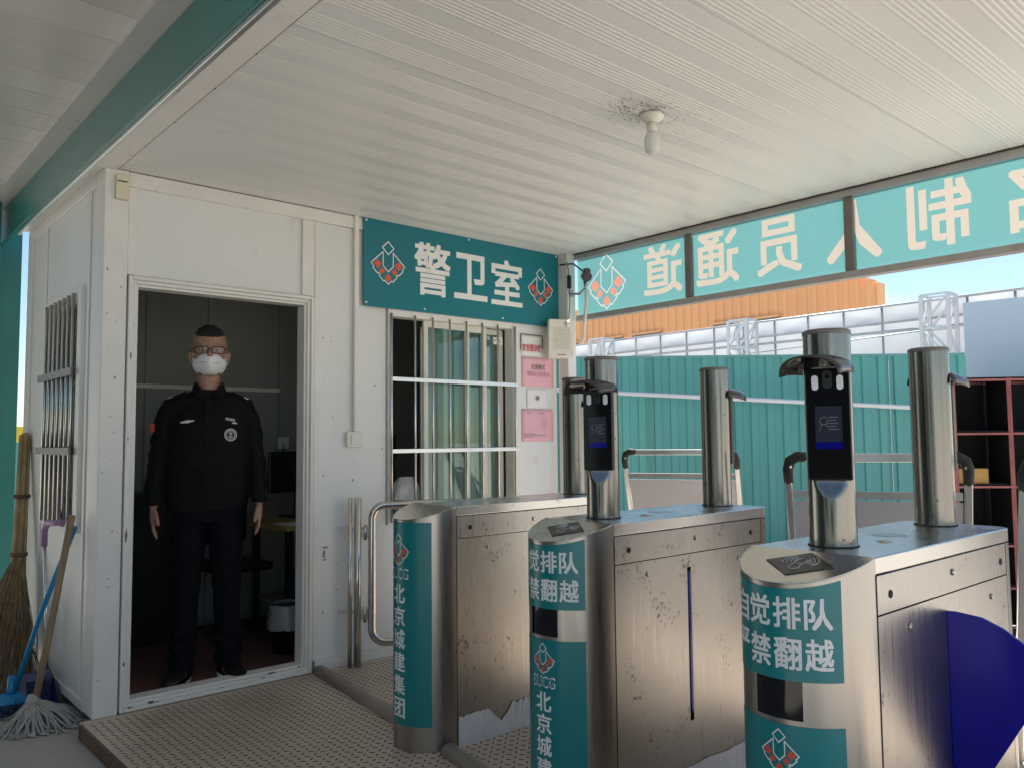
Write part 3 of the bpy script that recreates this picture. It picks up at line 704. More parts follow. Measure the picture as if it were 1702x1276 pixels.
def terminal(t, cx, cy, flip, phi=0.):
    """face terminal on a column; local coordinates of the turnstile. flip=1 faces -X, -1 faces +X"""
    cph, sph = math.cos(phi), math.sin(phi)
    def tr(p_):
        a_, b_ = -flip*(p_[0]-.0205), -flip*p_[1]
        return Vector((cx + a_*cph - b_*sph, cy + a_*sph + b_*cph, p_[2]))   # p: x forward, y to viewer-left
    def loc(mb): mb.v = [tr(q) for q in mb.v]; return mb
    body = loc(B((.052,-.056,1.205),(.078,.056,1.50))).build('face_terminal', M_black, t, local=True, bevel=.006)
    loc(B((.0782,-.052,1.210),(.0795,.052,1.496))).build('front_glass', M_blackg, body, local=True)
    for yy in (-.031,.031):
        e = MB(); P = [(.0800,yy+.0085*math.cos(a)*1., 1.462+.0085*math.sin(a)+(.011 if math.sin(a)>0 else -.011)) for a in [2*PI*k/20 for k in range(20)]]
        loc(e.prism(P,(.002,0,0))).build('fill_light', M_led, body, local=True)
    P = [(.0800,.012*math.cos(a), 1.470+.012*math.sin(a)+(.012 if math.sin(a)>0 else -.012)) for a in [2*PI*k/20 for k in range(20)]]
    loc(MB().prism(P,(.0012,0,0))).build('lens_window', M_black, body, local=True)
    loc(MB().lathe((.0815,0,1.478),[(.006,0),(.006,.001)],14,'X')).build('lens', M_blackg, body, local=True)
    loc(B((.0800,-.033,1.302),(.0806,.033,1.40))).build('screen', M_screen, body, local=True)
    loc(B((.0808,-.033,1.288),(.0812,.033,1.306))).build('status_band', M_screenb, body, local=True)
    ln = MB()
    for k in range(5): ln.box((.0808,.0,1.37-.008*k),(.0811,.024-.006*(k%2),1.3725-.008*k))
    ln.tube([(.0809,-.012+.010*math.cos(a),1.362+.010*math.sin(a)) for a in [2*PI*k/12 for k in range(13)]],.0011,5)
    ln.tube([(.0809,-.002,1.345),(.0809,-.006,1.352),(.0809,-.018,1.352),(.0809,-.023,1.335)],.0011,5)
    loc(ln).build('screen_drawing', M_screenl, body, local=True)
    # hood: curved sheet above, dropping at the sides
    hb = MB(); n = 16; P = []; F = []; th = .004
    for lay in (0,1):
        for i in range(n+1):
            a = -PI/2+PI*i/n; u = math.sin(a)
            for j in range(5):
                v = j/4; yy = u*(.073+.008*v)
                zz = 1.488+.050*math.cos(a)**.7 - lay*th*(1 if abs(u)<.97 else 0) + .006*v - .016*v*v
                xx = .020 + v*(.150-.03*u*u)
                P.append((xx,yy-(lay*th*u*.8),zz))
    k = (n+1)*5
    for lay in (0,1):
        for i in range(n):
            for j in range(4):
                a = lay*k+i*5+j; F.append((a,a+5,a+6,a+1))
    for i in range(n): a = i*5; F.append((a,a+5,a+5+k,a+k)); a += 4; F.append((a,a+5,a+5+k,a+k))
    for j in range(4):
        for a in (j, n*5+j): F.append((a,a+1,a+1+k,a+k))
    hb.add(P,F,True); phi *= .15; cph, sph = math.cos(phi), math.sin(phi); loc(hb).build('rain_hood', mat('grey_smoked_hood',(.05,.048,.048),.25,.2), body, local=True)
def turnstile(X0, Y0, label, front_col, big_sticker, flap_open, Lc):
    t = empty('turnstile', (X0,Y0,0), label, 'turnstile', 'stainless steel turnstiles in a row')
    D = dict(local=True)
    # core
    B((.005,.06,.0),(Lc-.03,Wd-.004,.985)).build('core', M_steel, t, **D)
    # top lid with rounded rear end
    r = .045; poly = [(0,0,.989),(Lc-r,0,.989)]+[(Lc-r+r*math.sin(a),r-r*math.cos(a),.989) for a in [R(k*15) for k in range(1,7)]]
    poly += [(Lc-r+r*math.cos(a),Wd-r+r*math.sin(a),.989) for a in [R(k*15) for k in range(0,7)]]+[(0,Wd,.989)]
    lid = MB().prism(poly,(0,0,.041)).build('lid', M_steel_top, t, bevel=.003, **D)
    low = [(q[0],q[1],0.) for q in poly]
    # rear end cover
    re_ = MB(); rr = [(Lc-.065,0)]+[(q[0],q[1]) for q in poly[1:-1]]+[(Lc-.065,Wd)]
    m = len(rr); re_.add([(a,b,0) for a,b in rr]+[(a,b,.986) for a,b in rr],[(i,i+1,i+1+m,i+m) for i in range(m-1)],True)
    re_.build('rear_cover', M_steel, t, **D)
    # upper band
    B((.002,0,.892),(Lc-.068,.03,.986)).build('upper_panel', M_steel_r, t, bevel=.0015, **D)
    # lower side panel with the flap slot
    sx0,sx1,sz0,sz1 = (.404,.426,.285,.842) if not big_sticker else (.46,.482,.285,.842); yb2 = .004
    sp_ = MB(); xs = [.002,sx0,sx1,Lc-.068]; zs = [.0,sz0,sz1,.889]
    for i in range(3):
        for j in range(3):
            if i==1 and j==1: continue
            sp_.add([(xs[i],0,zs[j]),(xs[i+1],0,zs[j]),(xs[i+1],0,zs[j+1]),(xs[i],0,zs[j+1])],[(0,1,2,3)])
    sp_.add([(sx0,0,sz0),(sx1,0,sz0),(sx1,0,sz1),(sx0,0,sz1),(sx0,.02,sz0),(sx1,.02,sz0),(sx1,.02,sz1),(sx0,.02,sz1)],[(0,1,5,4),(1,2,6,5),(2,3,7,6),(3,0,4,7)])
    sd_ = sp_.build('side_panel', M_steel_r, t, **D)
    # rounded slot ends: small steel fillets
    B((.01,.05,.20),(.85,.0595,.88)).build('slot_back', M_hole, t, **D)
    # far side panel
    B((.002,Wd-.0035,.0),(Lc-.068,Wd,.986)).build('far_panel', M_steel, t, **D)
    # nose shell and slanted top
    nb = MB(); n = 40; P = []; F = []
    for i in range(n+1):
        th = R(-90+180*i/n); a = nose(th,0); P += [a, Vector((a.x,a.y,slant(a.x)))]
    for i in range(n): F.append((2*i,2*i+2,2*i+3,2*i+1))
    nb.add(P,F,True); shell = nb.build('nose_cover', M_steel, t, **D)
    st = MB(); st.add([P[2*i+1]+Vector((0,0,.0005)) for i in range(n+1)],[list(range(n+1))]); st.build('slanted_top', M_steel_top, t, **D)
    rim = MB(); rim.tube([P[2*i+1] for i in range(n+1)],.0022,6); rim.build('rim', M_pipe, t, **D)
    MB().tube([(0,-.0005,0),(0,-.0005,.989)],.0016,6).build('seam', M_gap, t, **D)
    # card reader plate on the slant (a square turned on its corner)
    if front_col:
        c0 = Vector((-.080, NA-.012)); k = .082
        cr = MB(); pts = [(c0.x+dx*k*.80, c0.y+dy*k*1.1) for dx,dy in ((-1,0),(0,-1),(1,0),(0,1))]
        cr.add([(x,y_,slant(x)+.0035) for x,y_ in pts]+[(x,y_,slant(x)-.004) for x,y_ in pts],[(0,1,2,3),(0,4,5,1),(1,5,6,2),(2,6,7,3),(3,7,4,0)])
        rd_ = cr.build('card_reader', mat('dark_reader_film',(.03,.023,.021),.35), t, **D)
        wv = MB()
        for side in (-1,1):
            for q in range(4):
                rad = .015+.010*q
                wv.tube([(c0.x+.010+rad*math.cos(R(a))*.8, c0.y+side*rad*math.sin(R(a))*1., slant(c0.x+.01+rad*math.cos(R(a))*.8)+.0042) for a in range(35,120,14)],.0011,5)
        wv.tube([(c0.x+dx,c0.y+dy,slant(c0.x+dx)+.0042) for dx,dy in ((-.008,-.011),(.019,-.019),(.027,.006),(.000,.014),(-.008,-.011))],.0011,5)
        wv.tube([(c0.x+dx,c0.y+dy,slant(c0.x+dx)+.0042) for dx,dy in ((-.006,-.008),(-.027,-.014),(-.037,-.003),(-.030,.014),(-.006,.011))],.0011,5)
        wv.build('card_symbol', M_embr, rd_, **D)
    # stickers
    def logo_on(par, zc, size, thc=2):
        s0 = arc_of(thc)
        wh, rd = emblem(lambda x,y_: nose(th_of(s0+x*size), zc+y_*size*1.05, .0022), .016)
        wh.build('emblem_outline', M_letter, par, **D); rd.build('emblem_blocks', M_red, par, **D)
    if big_sticker:
        stk = patch(MB(),-54,54,.105,.966,.0012).build('sticker', M_teal, t, **D)
        logo_on(stk, .845, .125, -1)
        g = MB(); curved_glyph(g,'BUCG',-.062,.058,.722,.768,bold=.03); g.build('lettering', M_letter, stk, **D)
        g = MB(); curved_glyph(g,'BUCG',-.062+.004,.058-.004,.7275,.7625,.003,bold=-.004); g.build('lettering_inset', M_teal, stk, **D)
        for k,ch in enumerate('北京城建集团'):
            zt = .700-.0965*k; g = MB(); curved_glyph(g,ch,-.040,.040,zt-.082,zt); g.build('character', M_letter, stk, **D)
    else:
        stk = patch(MB(),-54,54,.752,.96,.0012,topslant=.012).build('sticker', M_teal, t, **D)
        tot = arc_of(48); w_ = 2*tot/4
        for r_,(txt,za,zb) in enumerate((('自觉排队',.872,.945),('严禁翻越',.778,.852))):
            for k,ch in enumerate(txt):
                a = -tot+w_*k; g = MB(); curved_glyph(g,ch,a+w_*.05,a+w_*.95,za,zb); g.build('character', M_letter, stk, **D)
        patch(MB(),-18,23,.662,.752,.0008).build('status_display', M_blackg, t, **D)
        st2 = patch(MB(),-54,54,.06,.650,.0012).build('sticker', M_teal, t, **D)
        logo_on(st2, .585, .092, 3)
        s0 = arc_of(3)
        g = MB(); curved_glyph(g,'BUCG',s0-.048,s0+.048,.492,.530,bold=.03); g.build('lettering', M_letter, st2, **D)
        g = MB(); curved_glyph(g,'BUCG',s0-.0445,s0+.0445,.4965,.5255,.003,bold=-.004); g.build('lettering_inset', M_teal, st2, **D)
        for k,ch in enumerate('北京城建集团'):
            zt = .478-.072*k; g = MB(); curved_glyph(g,ch,s0-.033,s0+.033,zt-.064,zt); g.build('character', M_letter, st2, **D)
    # holes, screws, lid mark, lock
    for xx in (.075,.83): MB().lathe((xx,-.0006,.935),[(.010,0),(.010,-.001)],14,'Y').build('sensor_hole', M_hole, t, **D)
    screw(.46,.945,t,.0095)
    screw(.175,.842,t); screw(.74,.842,t); screw(.10,.43 if not big_sticker else .32,t,.005)
    MB().lathe((.48,Wd*.55,1.0302),[(.05,0),(.05,.0006)],28).build('lid_disc', mat('dull_lid_disc',(.40,.39,.38),.4,.9), t, **D)
    if not big_sticker: MB().lathe((.315,Wd*.36,1.0302),[(.021,0),(.021,.0015),(.010,.004),(.008,.006)],18).build('lock', M_screw, t, **D)
    # flap
    fx = (sx0+sx1)/2
    if flap_open:
        pf = [(.02,.846),(-.02,.848),(-.085,.842),(-.135,.822),(-.19,.785),(-.225,.742),(-.235,.705),(-.228,.68),(-.16,.565),(-.10,.46),(-.05,.37),(-.02,.31),(.02,.29)]
    else:
        pf = [(.04,.832),(-.0035,.828),(-.0035,.315),(.04,.300)]
    MB().prism([(fx-.0075,a,b) for a,b in pf],(.010 if flap_open else .012,0,0)).build('flap', M_flap, t, bevel=.002, **D)
    if not flap_open:
        MB().prism([(fx+.0055,.002,.82),(fx+.0055,-.002,.818),(fx+.0055,-.002,.33),(fx+.0055,.002,.32)],(.005,0,0)).build('slot_brush', M_embr, t, **D)
    # torn white film along the base
    fl = MB(); n = 70; P = []; F = []; random.seed(int(X0*1000))
    for i in range(n+1):
        x = .004+(Lc-.09)*i/n; zt = .128+.010*noise.noise((x*9,X0,0))+(.022 if big_sticker else .006)*noise.noise((x*60,X0,3))-(.07*max(0,1-abs(x-.24)/.07) if big_sticker else .0)
        P += [(x,-.0022,.0),(x,-.0022-.003*random.random(),zt)]
    for i in range(n): F.append((2*i,2*i+2,2*i+3,2*i+1))
    fl.add(P,F); fl.build('base_film', M_film, t, **D)
    # columns
    cols = ([(.148,.180)] if front_col else []) + [(Lc-.085,.196)]
    for k,(cx,cy) in enumerate(cols):
        H_ = 1.605 if X0 < 2.0 else 1.62 if X0 < 2.2 else 1.645
        fc = 1 if (front_col and k==0) else -1; phi = R(26) if fc == 1 else 0.; zz_ = [1.0302,1.034,1.0342,1.158,1.165,1.172,1.179,1.186,1.193,1.203,1.503,1.5045,H_-.012,H_-.0115,H_-.002,H_]
        cm = MB(); n = 48; PP = []; FF = []
        for z_ in zz_:
            r_ = .064 if z_ < 1.0341 else .0612 if z_ < H_-.0117 else .0622 if z_ < H_-.001 else .060
            cl = .1 if z_ < 1.157 or z_ > 1.504 else .0612-(.0612-.046)*min(1,(z_-1.158)/.045)
            for q in range(n):
                a = 2*PI*q/n; a_, b_ = -fc*min(cl,r_*math.cos(a)), r_*math.sin(a); PP.append((cx+a_*math.cos(phi)-b_*math.sin(phi), cy+a_*math.sin(phi)+b_*math.cos(phi), z_))
        for i in range(len(zz_)-1):
            for q in range(n): FF.append((i*n+q,i*n+(q+1)%n,(i+1)*n+(q+1)%n,(i+1)*n+q))
        FF.append(list(range(n))); FF.append([(len(zz_)-1)*n+q for q in range(n)])
        cm.add(PP,FF,True); co_ = cm.build('column', M_steel_v, t, **D); md = co_.modifiers.new('e','EDGE_SPLIT'); md.split_angle = R(35)
        MB().lathe((cx,cy,1.0303),[(.0655,0),(.0655,.003)],40).build('column_gasket', M_rubber, t, **D)
        MB().lathe((cx,cy,H_-.0118),[(.0626,0),(.0626,.0105)],40).build('rim_band', M_alud, t, **D)
        MB().lathe((cx,cy,H_),[(.060,0),(.057,.002)],30).build('column_cap', M_alud, t, **D)
        terminal(t, cx, cy, fc, phi)
    return t
turnstile(2.207,2.872,'stainless turnstile nearest the guard room wall with one tall teal sticker',False,True,False,1.03)
turnstile(2.120,1.883,'middle stainless turnstile with thin blue flap edge in its side slot',True,False,False,.975)
turnstile(1.962,.914,'nearest stainless turnstile with wide blue flap swung open',True,False,True,.945)

# ================================================================== SWING GATE, FLOOR CONDUITS
sgt = empty('swing_gate', (2.56,4.29,0), 'stainless tube swing gate hinged to a post by the wall', 'gate')
MB().tube([(2.555,4.285,0),(2.555,4.285,.985)],.022,16).build('gate_post', M_pipe, sgt)
MB().tube([(2.512,4.30,0),(2.512,4.30,.985)],.013,12).build('side_rod', M_pipe, sgt)
g0 = Vector((2.625,4.24,0)); gd = Vector((.86,-.50,0)).normalized()
def gp(s_, z): return g0+gd*s_+Vector((0,0,z))
Lg = .95; path = []
for a in range(0,91,15): path.append(gp(.08-.08*math.sin(R(a)), .17-(.0)+.08-.08*math.cos(R(a))) if False else gp(.08*(1-math.sin(R(a))), .135+.08*(1-math.cos(R(a)))))
path = [gp(Lg,.135)]+path
for a in range(0,91,15): path.append(gp(.08*(1-math.cos(R(a))), .86+.08*math.sin(R(a))))
path.append(gp(Lg,.94))
MB().tube(path,.024,16).build('gate_loop', M_pipe, sgt)
MB().tube([gp(.33,.14),gp(.33,.935)],.015,12).build('gate_upright', M_pipe, sgt)
MB().tube([gp(.62,.14),gp(.62,.935)],.015,12).build('gate_upright', M_pipe, sgt)
for zz in (.30,.78):
    MB().bar((2.555,4.285,zz),(2.63,4.24,zz),.012,.06).build('hinge', M_alu, sgt, bevel=.003)
    MB().tube([(2.592,4.262,zz-.045),(2.592,4.262,zz+.045)],.011,10).build('hinge_pin', M_pipe, sgt)
    MB().bar((2.535,4.29,zz+.02),(2.46,4.35,zz+.02),.012,.02).build('wall_tie', M_alu, sgt)
def half_round(name, A, Bp, r, label):
    A,Bp = Vector(A),Vector(Bp); d = (Bp-A).normalized(); u = Vector((-d.y,d.x,0)); P=[]; F=[]; n=10
    for q in (A,Bp):
        for k in range(n+1):
            a = PI*k/n; P.append(q+u*r*math.cos(a)+Vector((0,0,r*.95*math.sin(a)+.001)))
    for k in range(n): F.append((k,k+1,k+n+2,k+n+1))
    F += [list(range(n+1)), list(range(n+1,2*n+2))]
    m_ = MB(); m_.add(P,F,True); o = m_.build(name, M_cover, origin=A); tag(o,label,'cable cover'); return o
half_round('cable_cover',(2.335,4.335,.0),(2.20,3.22,.0),.042,'half round floor cable cover from the door corner to the first turnstile')
half_round('cable_cover',(2.15,2.86,.0),(2.04,2.20,.0),.042,'half round floor cable cover between the first and middle turnstiles')

# ================================================================== BROOMS, MOP, DUSTPAN
def strands(mb, n, base, spread, tip, r, jag=.3, seg=5):
    base, tip = Vector(base), Vector(tip)
    for k in range(n):
        a = random.random()*2*PI; q = math.sqrt(random.random())
        o1 = Vector((math.cos(a)*spread[0]*q, math.sin(a)*spread[0]*q, 0)); o2 = Vector((math.cos(a)*spread[1]*q, math.sin(a)*spread[1]*q*spread[2], random.random()*.14))
        p0 = base+o1; p1 = tip+o2; P = []
        for i in range(seg+1):
            t = i/seg; w = Vector((random.uniform(-1,1),random.uniform(-1,1),random.uniform(-1,1)))*jag*.02*t
            P.append(p0.lerp(p1,t)+w)
        mb.tube(P, r, 4, True, r*.4)
    return mb
bb = empty('bamboo_broom', (1.02,5.5,-.06), 'large bamboo twig broom leaning at the back of the side wall', 'broom')
hm = MB()
for k in range(12):
    a = 2*PI*k/12; o1 = Vector((math.cos(a)*.030,math.sin(a)*.030,0))*(1 if k%2 else .6)
    hm.tube([Vector((1.12,5.90,1.36+.03*random.random()))+o1*.8, Vector((1.075,5.72,.75))+o1, Vector((1.045,5.62,.45))+o1*1.3],.010,7)
hm.build('cane_bundle', M_bam, bb)
for zz,cx,cy in ((1.0,1.093,5.795),(.66,1.066,5.69)): MB().lathe((cx,cy,zz),[(.046,-.012),(.049,0),(.046,.012)],14).build('wire_binding', M_rust, bb)
tag(strands(MB(),640,(1.05,5.64,.62),(.035,.20,1.25),(.915,5.42,-.05),.0036,1.5).build('twig_head', M_twig, bb), kind='stuff')
mop = empty('mop', (.97,4.62,-.06), 'grey string mop with a wooden handle leaning on the corner post', 'mop')
MB().tube([(.955,4.665,-.01),(1.02,4.63,.44),(1.085,4.575,.96)],.017,12).build('handle', M_wood, mop)
ms_ = MB(); random.seed(3)
for k in range(190):
    a = random.uniform(-2.6,2.0); L0 = random.uniform(.09,.20); ca, sa = math.cos(a), math.sin(a)
    if -1.3 < a < .2: L0 *= 1.25
    p0 = Vector((.955+ca*.02,4.665+sa*.02,.045+random.random()*.02)); P = [p0]
    w = random.uniform(-.6,.6)
    for i in range(1,7):
        t = i/6; aa = a+w*t; P.append(Vector((.955+math.cos(aa)*(.02+L0*t),4.665+math.sin(aa)*(.02+L0*t), max(-.052,.055+.02*math.sin(t*PI)-.14*t+random.uniform(-.004,.004)))))
    ms_.tube(P,.0048,5)
tag(ms_.build('mop_strings', M_mop, mop), kind='stuff')
MB().lathe((.955,4.665,.03),[(.03,0),(.034,.03),(.024,.06)],12).build('ferrule', M_mop, mop)
br_ = empty('push_broom', (.9,4.8,-.06), 'bright blue plastic broom standing behind the mop', 'broom')
MB().tube([(.915,4.90,.055),(1.0,4.78,.45),(1.112,4.62,.90)],.0125,12).build('handle', M_bluep, br_)
hb_ = MB(); hb_.add([(.80,4.88,-.005),(.99,4.88,-.005),(.99,4.94,-.005),(.80,4.94,-.005),(.845,4.895,.055),(.945,4.895,.055),(.945,4.925,.055),(.845,4.925,.055)],[(0,3,2,1),(4,5,6,7),(0,1,5,4),(1,2,6,5),(2,3,7,6),(3,0,4,7)])
hb_.build('head', M_bluep, br_, bevel=.008)
MB().lathe((.905,4.91,.05),[(.026,0),(.020,.03),(.016,.09)],12).build('socket', M_bluep, br_)
tag(strands(MB(),220,(.895,4.91,0),(.08,.10,.4),(.885,4.89,-.115),.0028,.3).build('bristles', mat('navy_bristle',(.02,.06,.14),.7), br_), kind='stuff')
dp = empty('dustpan', (1.06,5.0,-.06), 'slate blue long handled dustpan with a mauve grip', 'dustpan')
MB().tube([(1.088,4.98,.05),(1.06,5.02,.80)],.009,12).build('pole', M_chrome, dp)
MB().tube([(1.058,5.02,.77),(1.058,5.02,.86),(1.066,4.99,.895),(1.085,4.93,.90),(1.105,4.84,.905)],[.017,.018,.019,.017,.016],12).build('grip', M_pink, dp)
pn = MB(); pn.add([(.975,4.86,-.055),(1.125,4.86,-.055),(1.125,5.07,-.055),(.975,5.07,-.055),(.98,4.98,.075),(1.12,4.98,.075),(1.12,5.07,.095),(.98,5.07,.095)],[(0,1,2,3),(2,6,7,3),(0,3,7,4),(1,5,6,2),(4,7,6,5)])
pno = pn.build('pan', M_purp, dp); md = pno.modifiers.new('t','SOLIDIFY'); md.thickness = .006
MB().lathe((1.088,4.985,.045),[(.022,0),(.018,.05),(.012,.08)],12).build('pole_socket', M_purp, dp)

# ================================================================== GUARD
def remeshed(mb, name, m, parent, vox, smooth=3, disp=None):
    me = mb.mesh(name); o = bpy.data.objects.new(name, me)
    r_ = o.modifiers.new('r','REMESH'); r_.mode = 'VOXEL'; r_.voxel_size = vox; r_.use_smooth_shade = True
    s_ = o.modifiers.new('s','SMOOTH'); s_.iterations = smooth; s_.factor = .5
    me2 = evaluated_mesh(o)
    bpy.data.objects.remove(o)
    if disp:
        for v in me2.vertices: v.co = Vector(v.co)+disp(Vector(v.co), Vector(v.normal))
    me2.polygons.foreach_set('use_smooth',[True]*len(me2.polygons))
    me2.materials.clear(); me2.materials.append(m)
    o = bpy.data.objects.new(name, me2); COL.objects.link(o); o.parent = parent; BASE[o.name] = Vector((0,0,0)); return o
PSC = 1.10
per = empty('person', (1.80,4.66,.014), 'standing guard in black uniform with glasses and white mask in the doorway', 'person', rz=R(-20))
per.scale = (PSC,)*3
# local: faces -Y, x to the viewer's right
hz = 1.53           # chin level
HK = 1.03
def hp(x, y_, z): return (x*HK*1.12, y_*HK, 1.50+(z-1.50)*HK)
def hs(c, a, b): return (hp(*c), a*HK, b*HK)
bodyb = MB()
# head (skull)
hd_ = MB(); hd_.loft([((0,.010,1.525),.030,.036),((0,-.004,1.535),.048,.060),((0,-.006,1.560),.062,.078),((0,-.004,1.600),.070,.088),((0,0,1.645),.0745,.094),((0,.004,1.690),.0755,.096),((0,.008,1.730),.070,.090),((0,.010,1.757),.052,.068),((0,.010,1.772),.026,.036)],24)
hd_.loft([((0,-.092,1.612),.010,.012),((0,-.104,1.622),.016,.016),((0,-.096,1.650),.009,.012),((0,-.090,1.675),.007,.008)],10)    # nose
for s_ in (-1,1):
    hd_.loft([((s_*.076,.012,1.595),.006,.010),((s_*.082,.016,1.615),.008,.018),((s_*.085,.020,1.640),.009,.022),((s_*.082,.020,1.660),.007,.015)],10)   # ears
    hd_.loft([((s_*.012,-.086,1.672),(0,.008,0),(0,0,.007)),((s_*.035,-.086,1.676),(0,.009,0),(0,0,.008)),((s_*.060,-.066,1.668),(0,.008,0),(0,0,.007))],8)  # brows
hd_.v = [Vector(hp(*q)) for q in hd_.v]; bodyb.add(hd_.v, hd_.f, True)
bodyb.loft([((0,.020,1.40),.070,.062),((0,.016,1.47),.060,.060),((0,.012,1.55),.055,.058),((0,.01,1.58),.05,.05)],18)    # neck
bodyb.loft([((0,.01,.86),.13,.085),((0,.01,1.0),.145,.09),((0,.01,1.2),.165,.10),((0,.015,1.35),.165,.085),((0,.02,1.42),.10,.06)],20)   # trunk
SH, EL, WR = .195, .235, .250
for s_ in (-1,1):
    bodyb.loft([((s_*.10,.015,1.345),(.0,0,s_*.040),.045),((s_*.175,.015,1.335),(.02,0,s_*.030),.042),((s_*.225,.015,1.22),.042,.044),((s_*EL,.005,1.10),.038,.040),((s_*.245,-.015,.98),.034,.036),((s_*WR,-.04,.875),.023,.030)],14)
    # hand: palm then five fingers, hanging and slightly curled
    px = s_*.252
    bodyb.loft([((px,-.042,.880),.018,.027),((px+s_*.002,-.048,.850),.016,.036),((px+s_*.002,-.052,.815),.015,.041),((px,-.054,.785),.013,.040)],14)
    for k,(dy,l) in enumerate(((-.030,.072),(-.010,.082),(.010,.078),(.028,.062))):
        b0 = Vector((px, -.054+dy, .790)); bodyb.tube([b0, b0+Vector((-s_*.002,-.004,-l*.4)), b0+Vector((-s_*.010,-.006,-l*.75)), b0+Vector((-s_*.020,-.004,-l))],[.0095,.0092,.0085,.0065],8)
    b0 = Vector((px-s_*.006,-.078,.850)); bodyb.tube([b0, b0+Vector((-s_*.010,-.022,-.028)), b0+Vector((-s_*.016,-.026,-.055)), b0+Vector((-s_*.018,-.022,-.074))],[.013,.0115,.010,.0075],8)
    bodyb.loft([((s_*.085,.01,.88),.075,.085),((s_*.095,.01,.70),.065,.072),((s_*.10,.005,.50),.050,.055),((s_*.105,.012,.33),.047,.052),((s_*.11,.015,.12),.034,.040),((s_*.112,-.01,.05),.036,.055),((s_*.118,-.06,.03),.034,.085)],16)
body = remeshed(bodyb,'body',M_skin,per,.0062,2)
# hair: close cropped cap
hr = MB(); hr.loft([hs((0,.044,1.600),.0765,.070),hs((0,.040,1.650),.0800,.0735),hs((0,.034,1.690),.0815,.0790),hs((0,.016,1.706),.0800,.0960),hs((0,.010,1.728),.0760,.0965),hs((0,.0105,1.764),.0575,.0740),hs((0,.010,1.786),.026,.036)],28)
hair = remeshed(hr,'hair',M_hair,per,.005,1,lambda p_,n_: n_*(.0012+.0022*noise.noise((p_.x*90,p_.y*90,p_.z*90))))
MB._H = lambda s: (setattr(s,'v',[Vector(hp(*q)) for q in s.v]), s)[1]
# eyes
for s_ in (-1,1):
    MB().loft([((s_*.031,-.0835,1.6445),.003,.002),((s_*.031,-.0865,1.6475),.011,.004),((s_*.031,-.0870,1.650),.013,.004),((s_*.031,-.0865,1.6525),.011,.004),((s_*.031,-.0835,1.6555),.003,.002)],12)._H().build('eye', mat('eye_white',(.5,.46,.42),.3), per, local=True)
    MB().lathe((s_*.031,-.0885,1.650),[(.0055,0),(.0055,-.003)],12,'Y')._H().build('pupil', M_black, per, local=True)
# mask: folded cup with centre seam
mk = MB(); nu,nv = 20,14; P=[]; F=[]
for i in range(nu+1):
    u = -1+2*i/nu
    for j in range(nv+1):
        v = -1+2*j/nv
        hw = .073*(1-.42*max(0,-v)**2.4-.16*max(0,v)**3)
        x = u*hw; z = 1.592+v*.063-.010*abs(u)*(v>0)*v
        bulge = .032*(1-abs(u)**1.5)*(1-abs(v)**2.2)
        P.append((x, -.078-bulge+.056*abs(u)**2.2-.006*(1-abs(u))+.020*max(0,-v)**2, z))
for i in range(nu):
    for j in range(nv): a = i*(nv+1)+j; F.append((a,a+nv+1,a+nv+2,a+1))
mk.add(P,F,True); mo = mk._H().build('face_mask', M_mask, per, local=True); md = mo.modifiers.new('t','SOLIDIFY'); md.thickness = .003
for s_ in (-1,1):
    for (z0,z1) in ((1.622,1.650),(1.562,1.606)):
        MB().tube([(s_*.058,-.052,z0),(s_*.072,-.025,(z0+z1)/2),(s_*.084,.006,z1)],.0016,6)._H().build('ear_loop', M_mask, mo, local=True)
g = MB()
for k in range(2): flat_glyph(g,'KN95' if k else 'N95',(.012 if k else -.040,-.118,1.585),(.028,.006 if k else -.006,0),(0,0,.007),0.)
g._H().build('mask_print', M_greyink, mo, local=True)
# glasses
gl = MB()
for s_ in (-1,1):
    cx, cz = s_*.035, 1.650; q = []
    for k in range(24):
        a = 2*PI*k/24; ca, sa = math.cos(a), math.sin(a)
        q.append((cx+.027*math.copysign(abs(ca)**.6,ca), -.112+.012*((abs(cx+.027*ca))/.06)**2, cz+.018*math.copysign(abs(sa)**.6,sa)))
    gl.tube(q+[q[0]],.0024,6)
    gl.tube([(s_*.062,-.100,1.656),(s_*.076,-.06,1.656),(s_*.084,.005,1.652),(s_*.082,.03,1.63)],.0022,6)
    ln = MB(); ln.add(q,[list(range(24))]); ln._H().build('lens', M_lens, per, local=True)
gl.tube([(-.009,-.112,1.654),(0,-.115,1.657),(.009,-.112,1.654)],.002,6)
gl._H().build('glasses', mat('dark_red_frame',(.06,.015,.015),.3), per, local=True)
# jacket
jk = MB()
jk.loft([((0,.012,.835),.200,.125),((0,.012,.88),.205,.130),((0,.012,1.00),.203,.132),((0,.010,1.12),.202,.132),((0,.008,1.24),.206,.130),((0,.012,1.33),.204,.118),((0,.016,1.385),.165,.095),((0,.02,1.43),.110,.078),((0,.02,1.462),.076,.070)],28)
for s_ in (-1,1):
    jk.loft([((s_*.07,.018,1.385),(.0,0,s_*.066),.080),((s_*.13,.017,1.378),(.012,0,s_*.064),.078),((s_*.182,.015,1.358),(.034,0,s_*.052),.070),((s_*.208,.015,1.30),.053,.062),((s_*.228,.012,1.19),.049,.058),((s_*.243,.004,1.08),.046,.054),((s_*.252,-.015,.97),.045,.052),((s_*.254,-.034,.895),.041,.048),((s_*.254,-.038,.875),.040,.047)],18)
def folds(p_,n_):
    f = noise.noise((p_.x*9,p_.y*9,p_.z*16))*.010+noise.noise((p_.x*22,p_.y*22,p_.z*30+5))*.0025
    if abs(p_.x) > .19: f += .004*math.sin(p_.z*70+p_.x*30)*max(0,noise.noise((p_.x*4,0,p_.z*5))+.3)
    return n_*f
jacket = remeshed(jk,'jacket',M_unif,per,.008,3,folds)
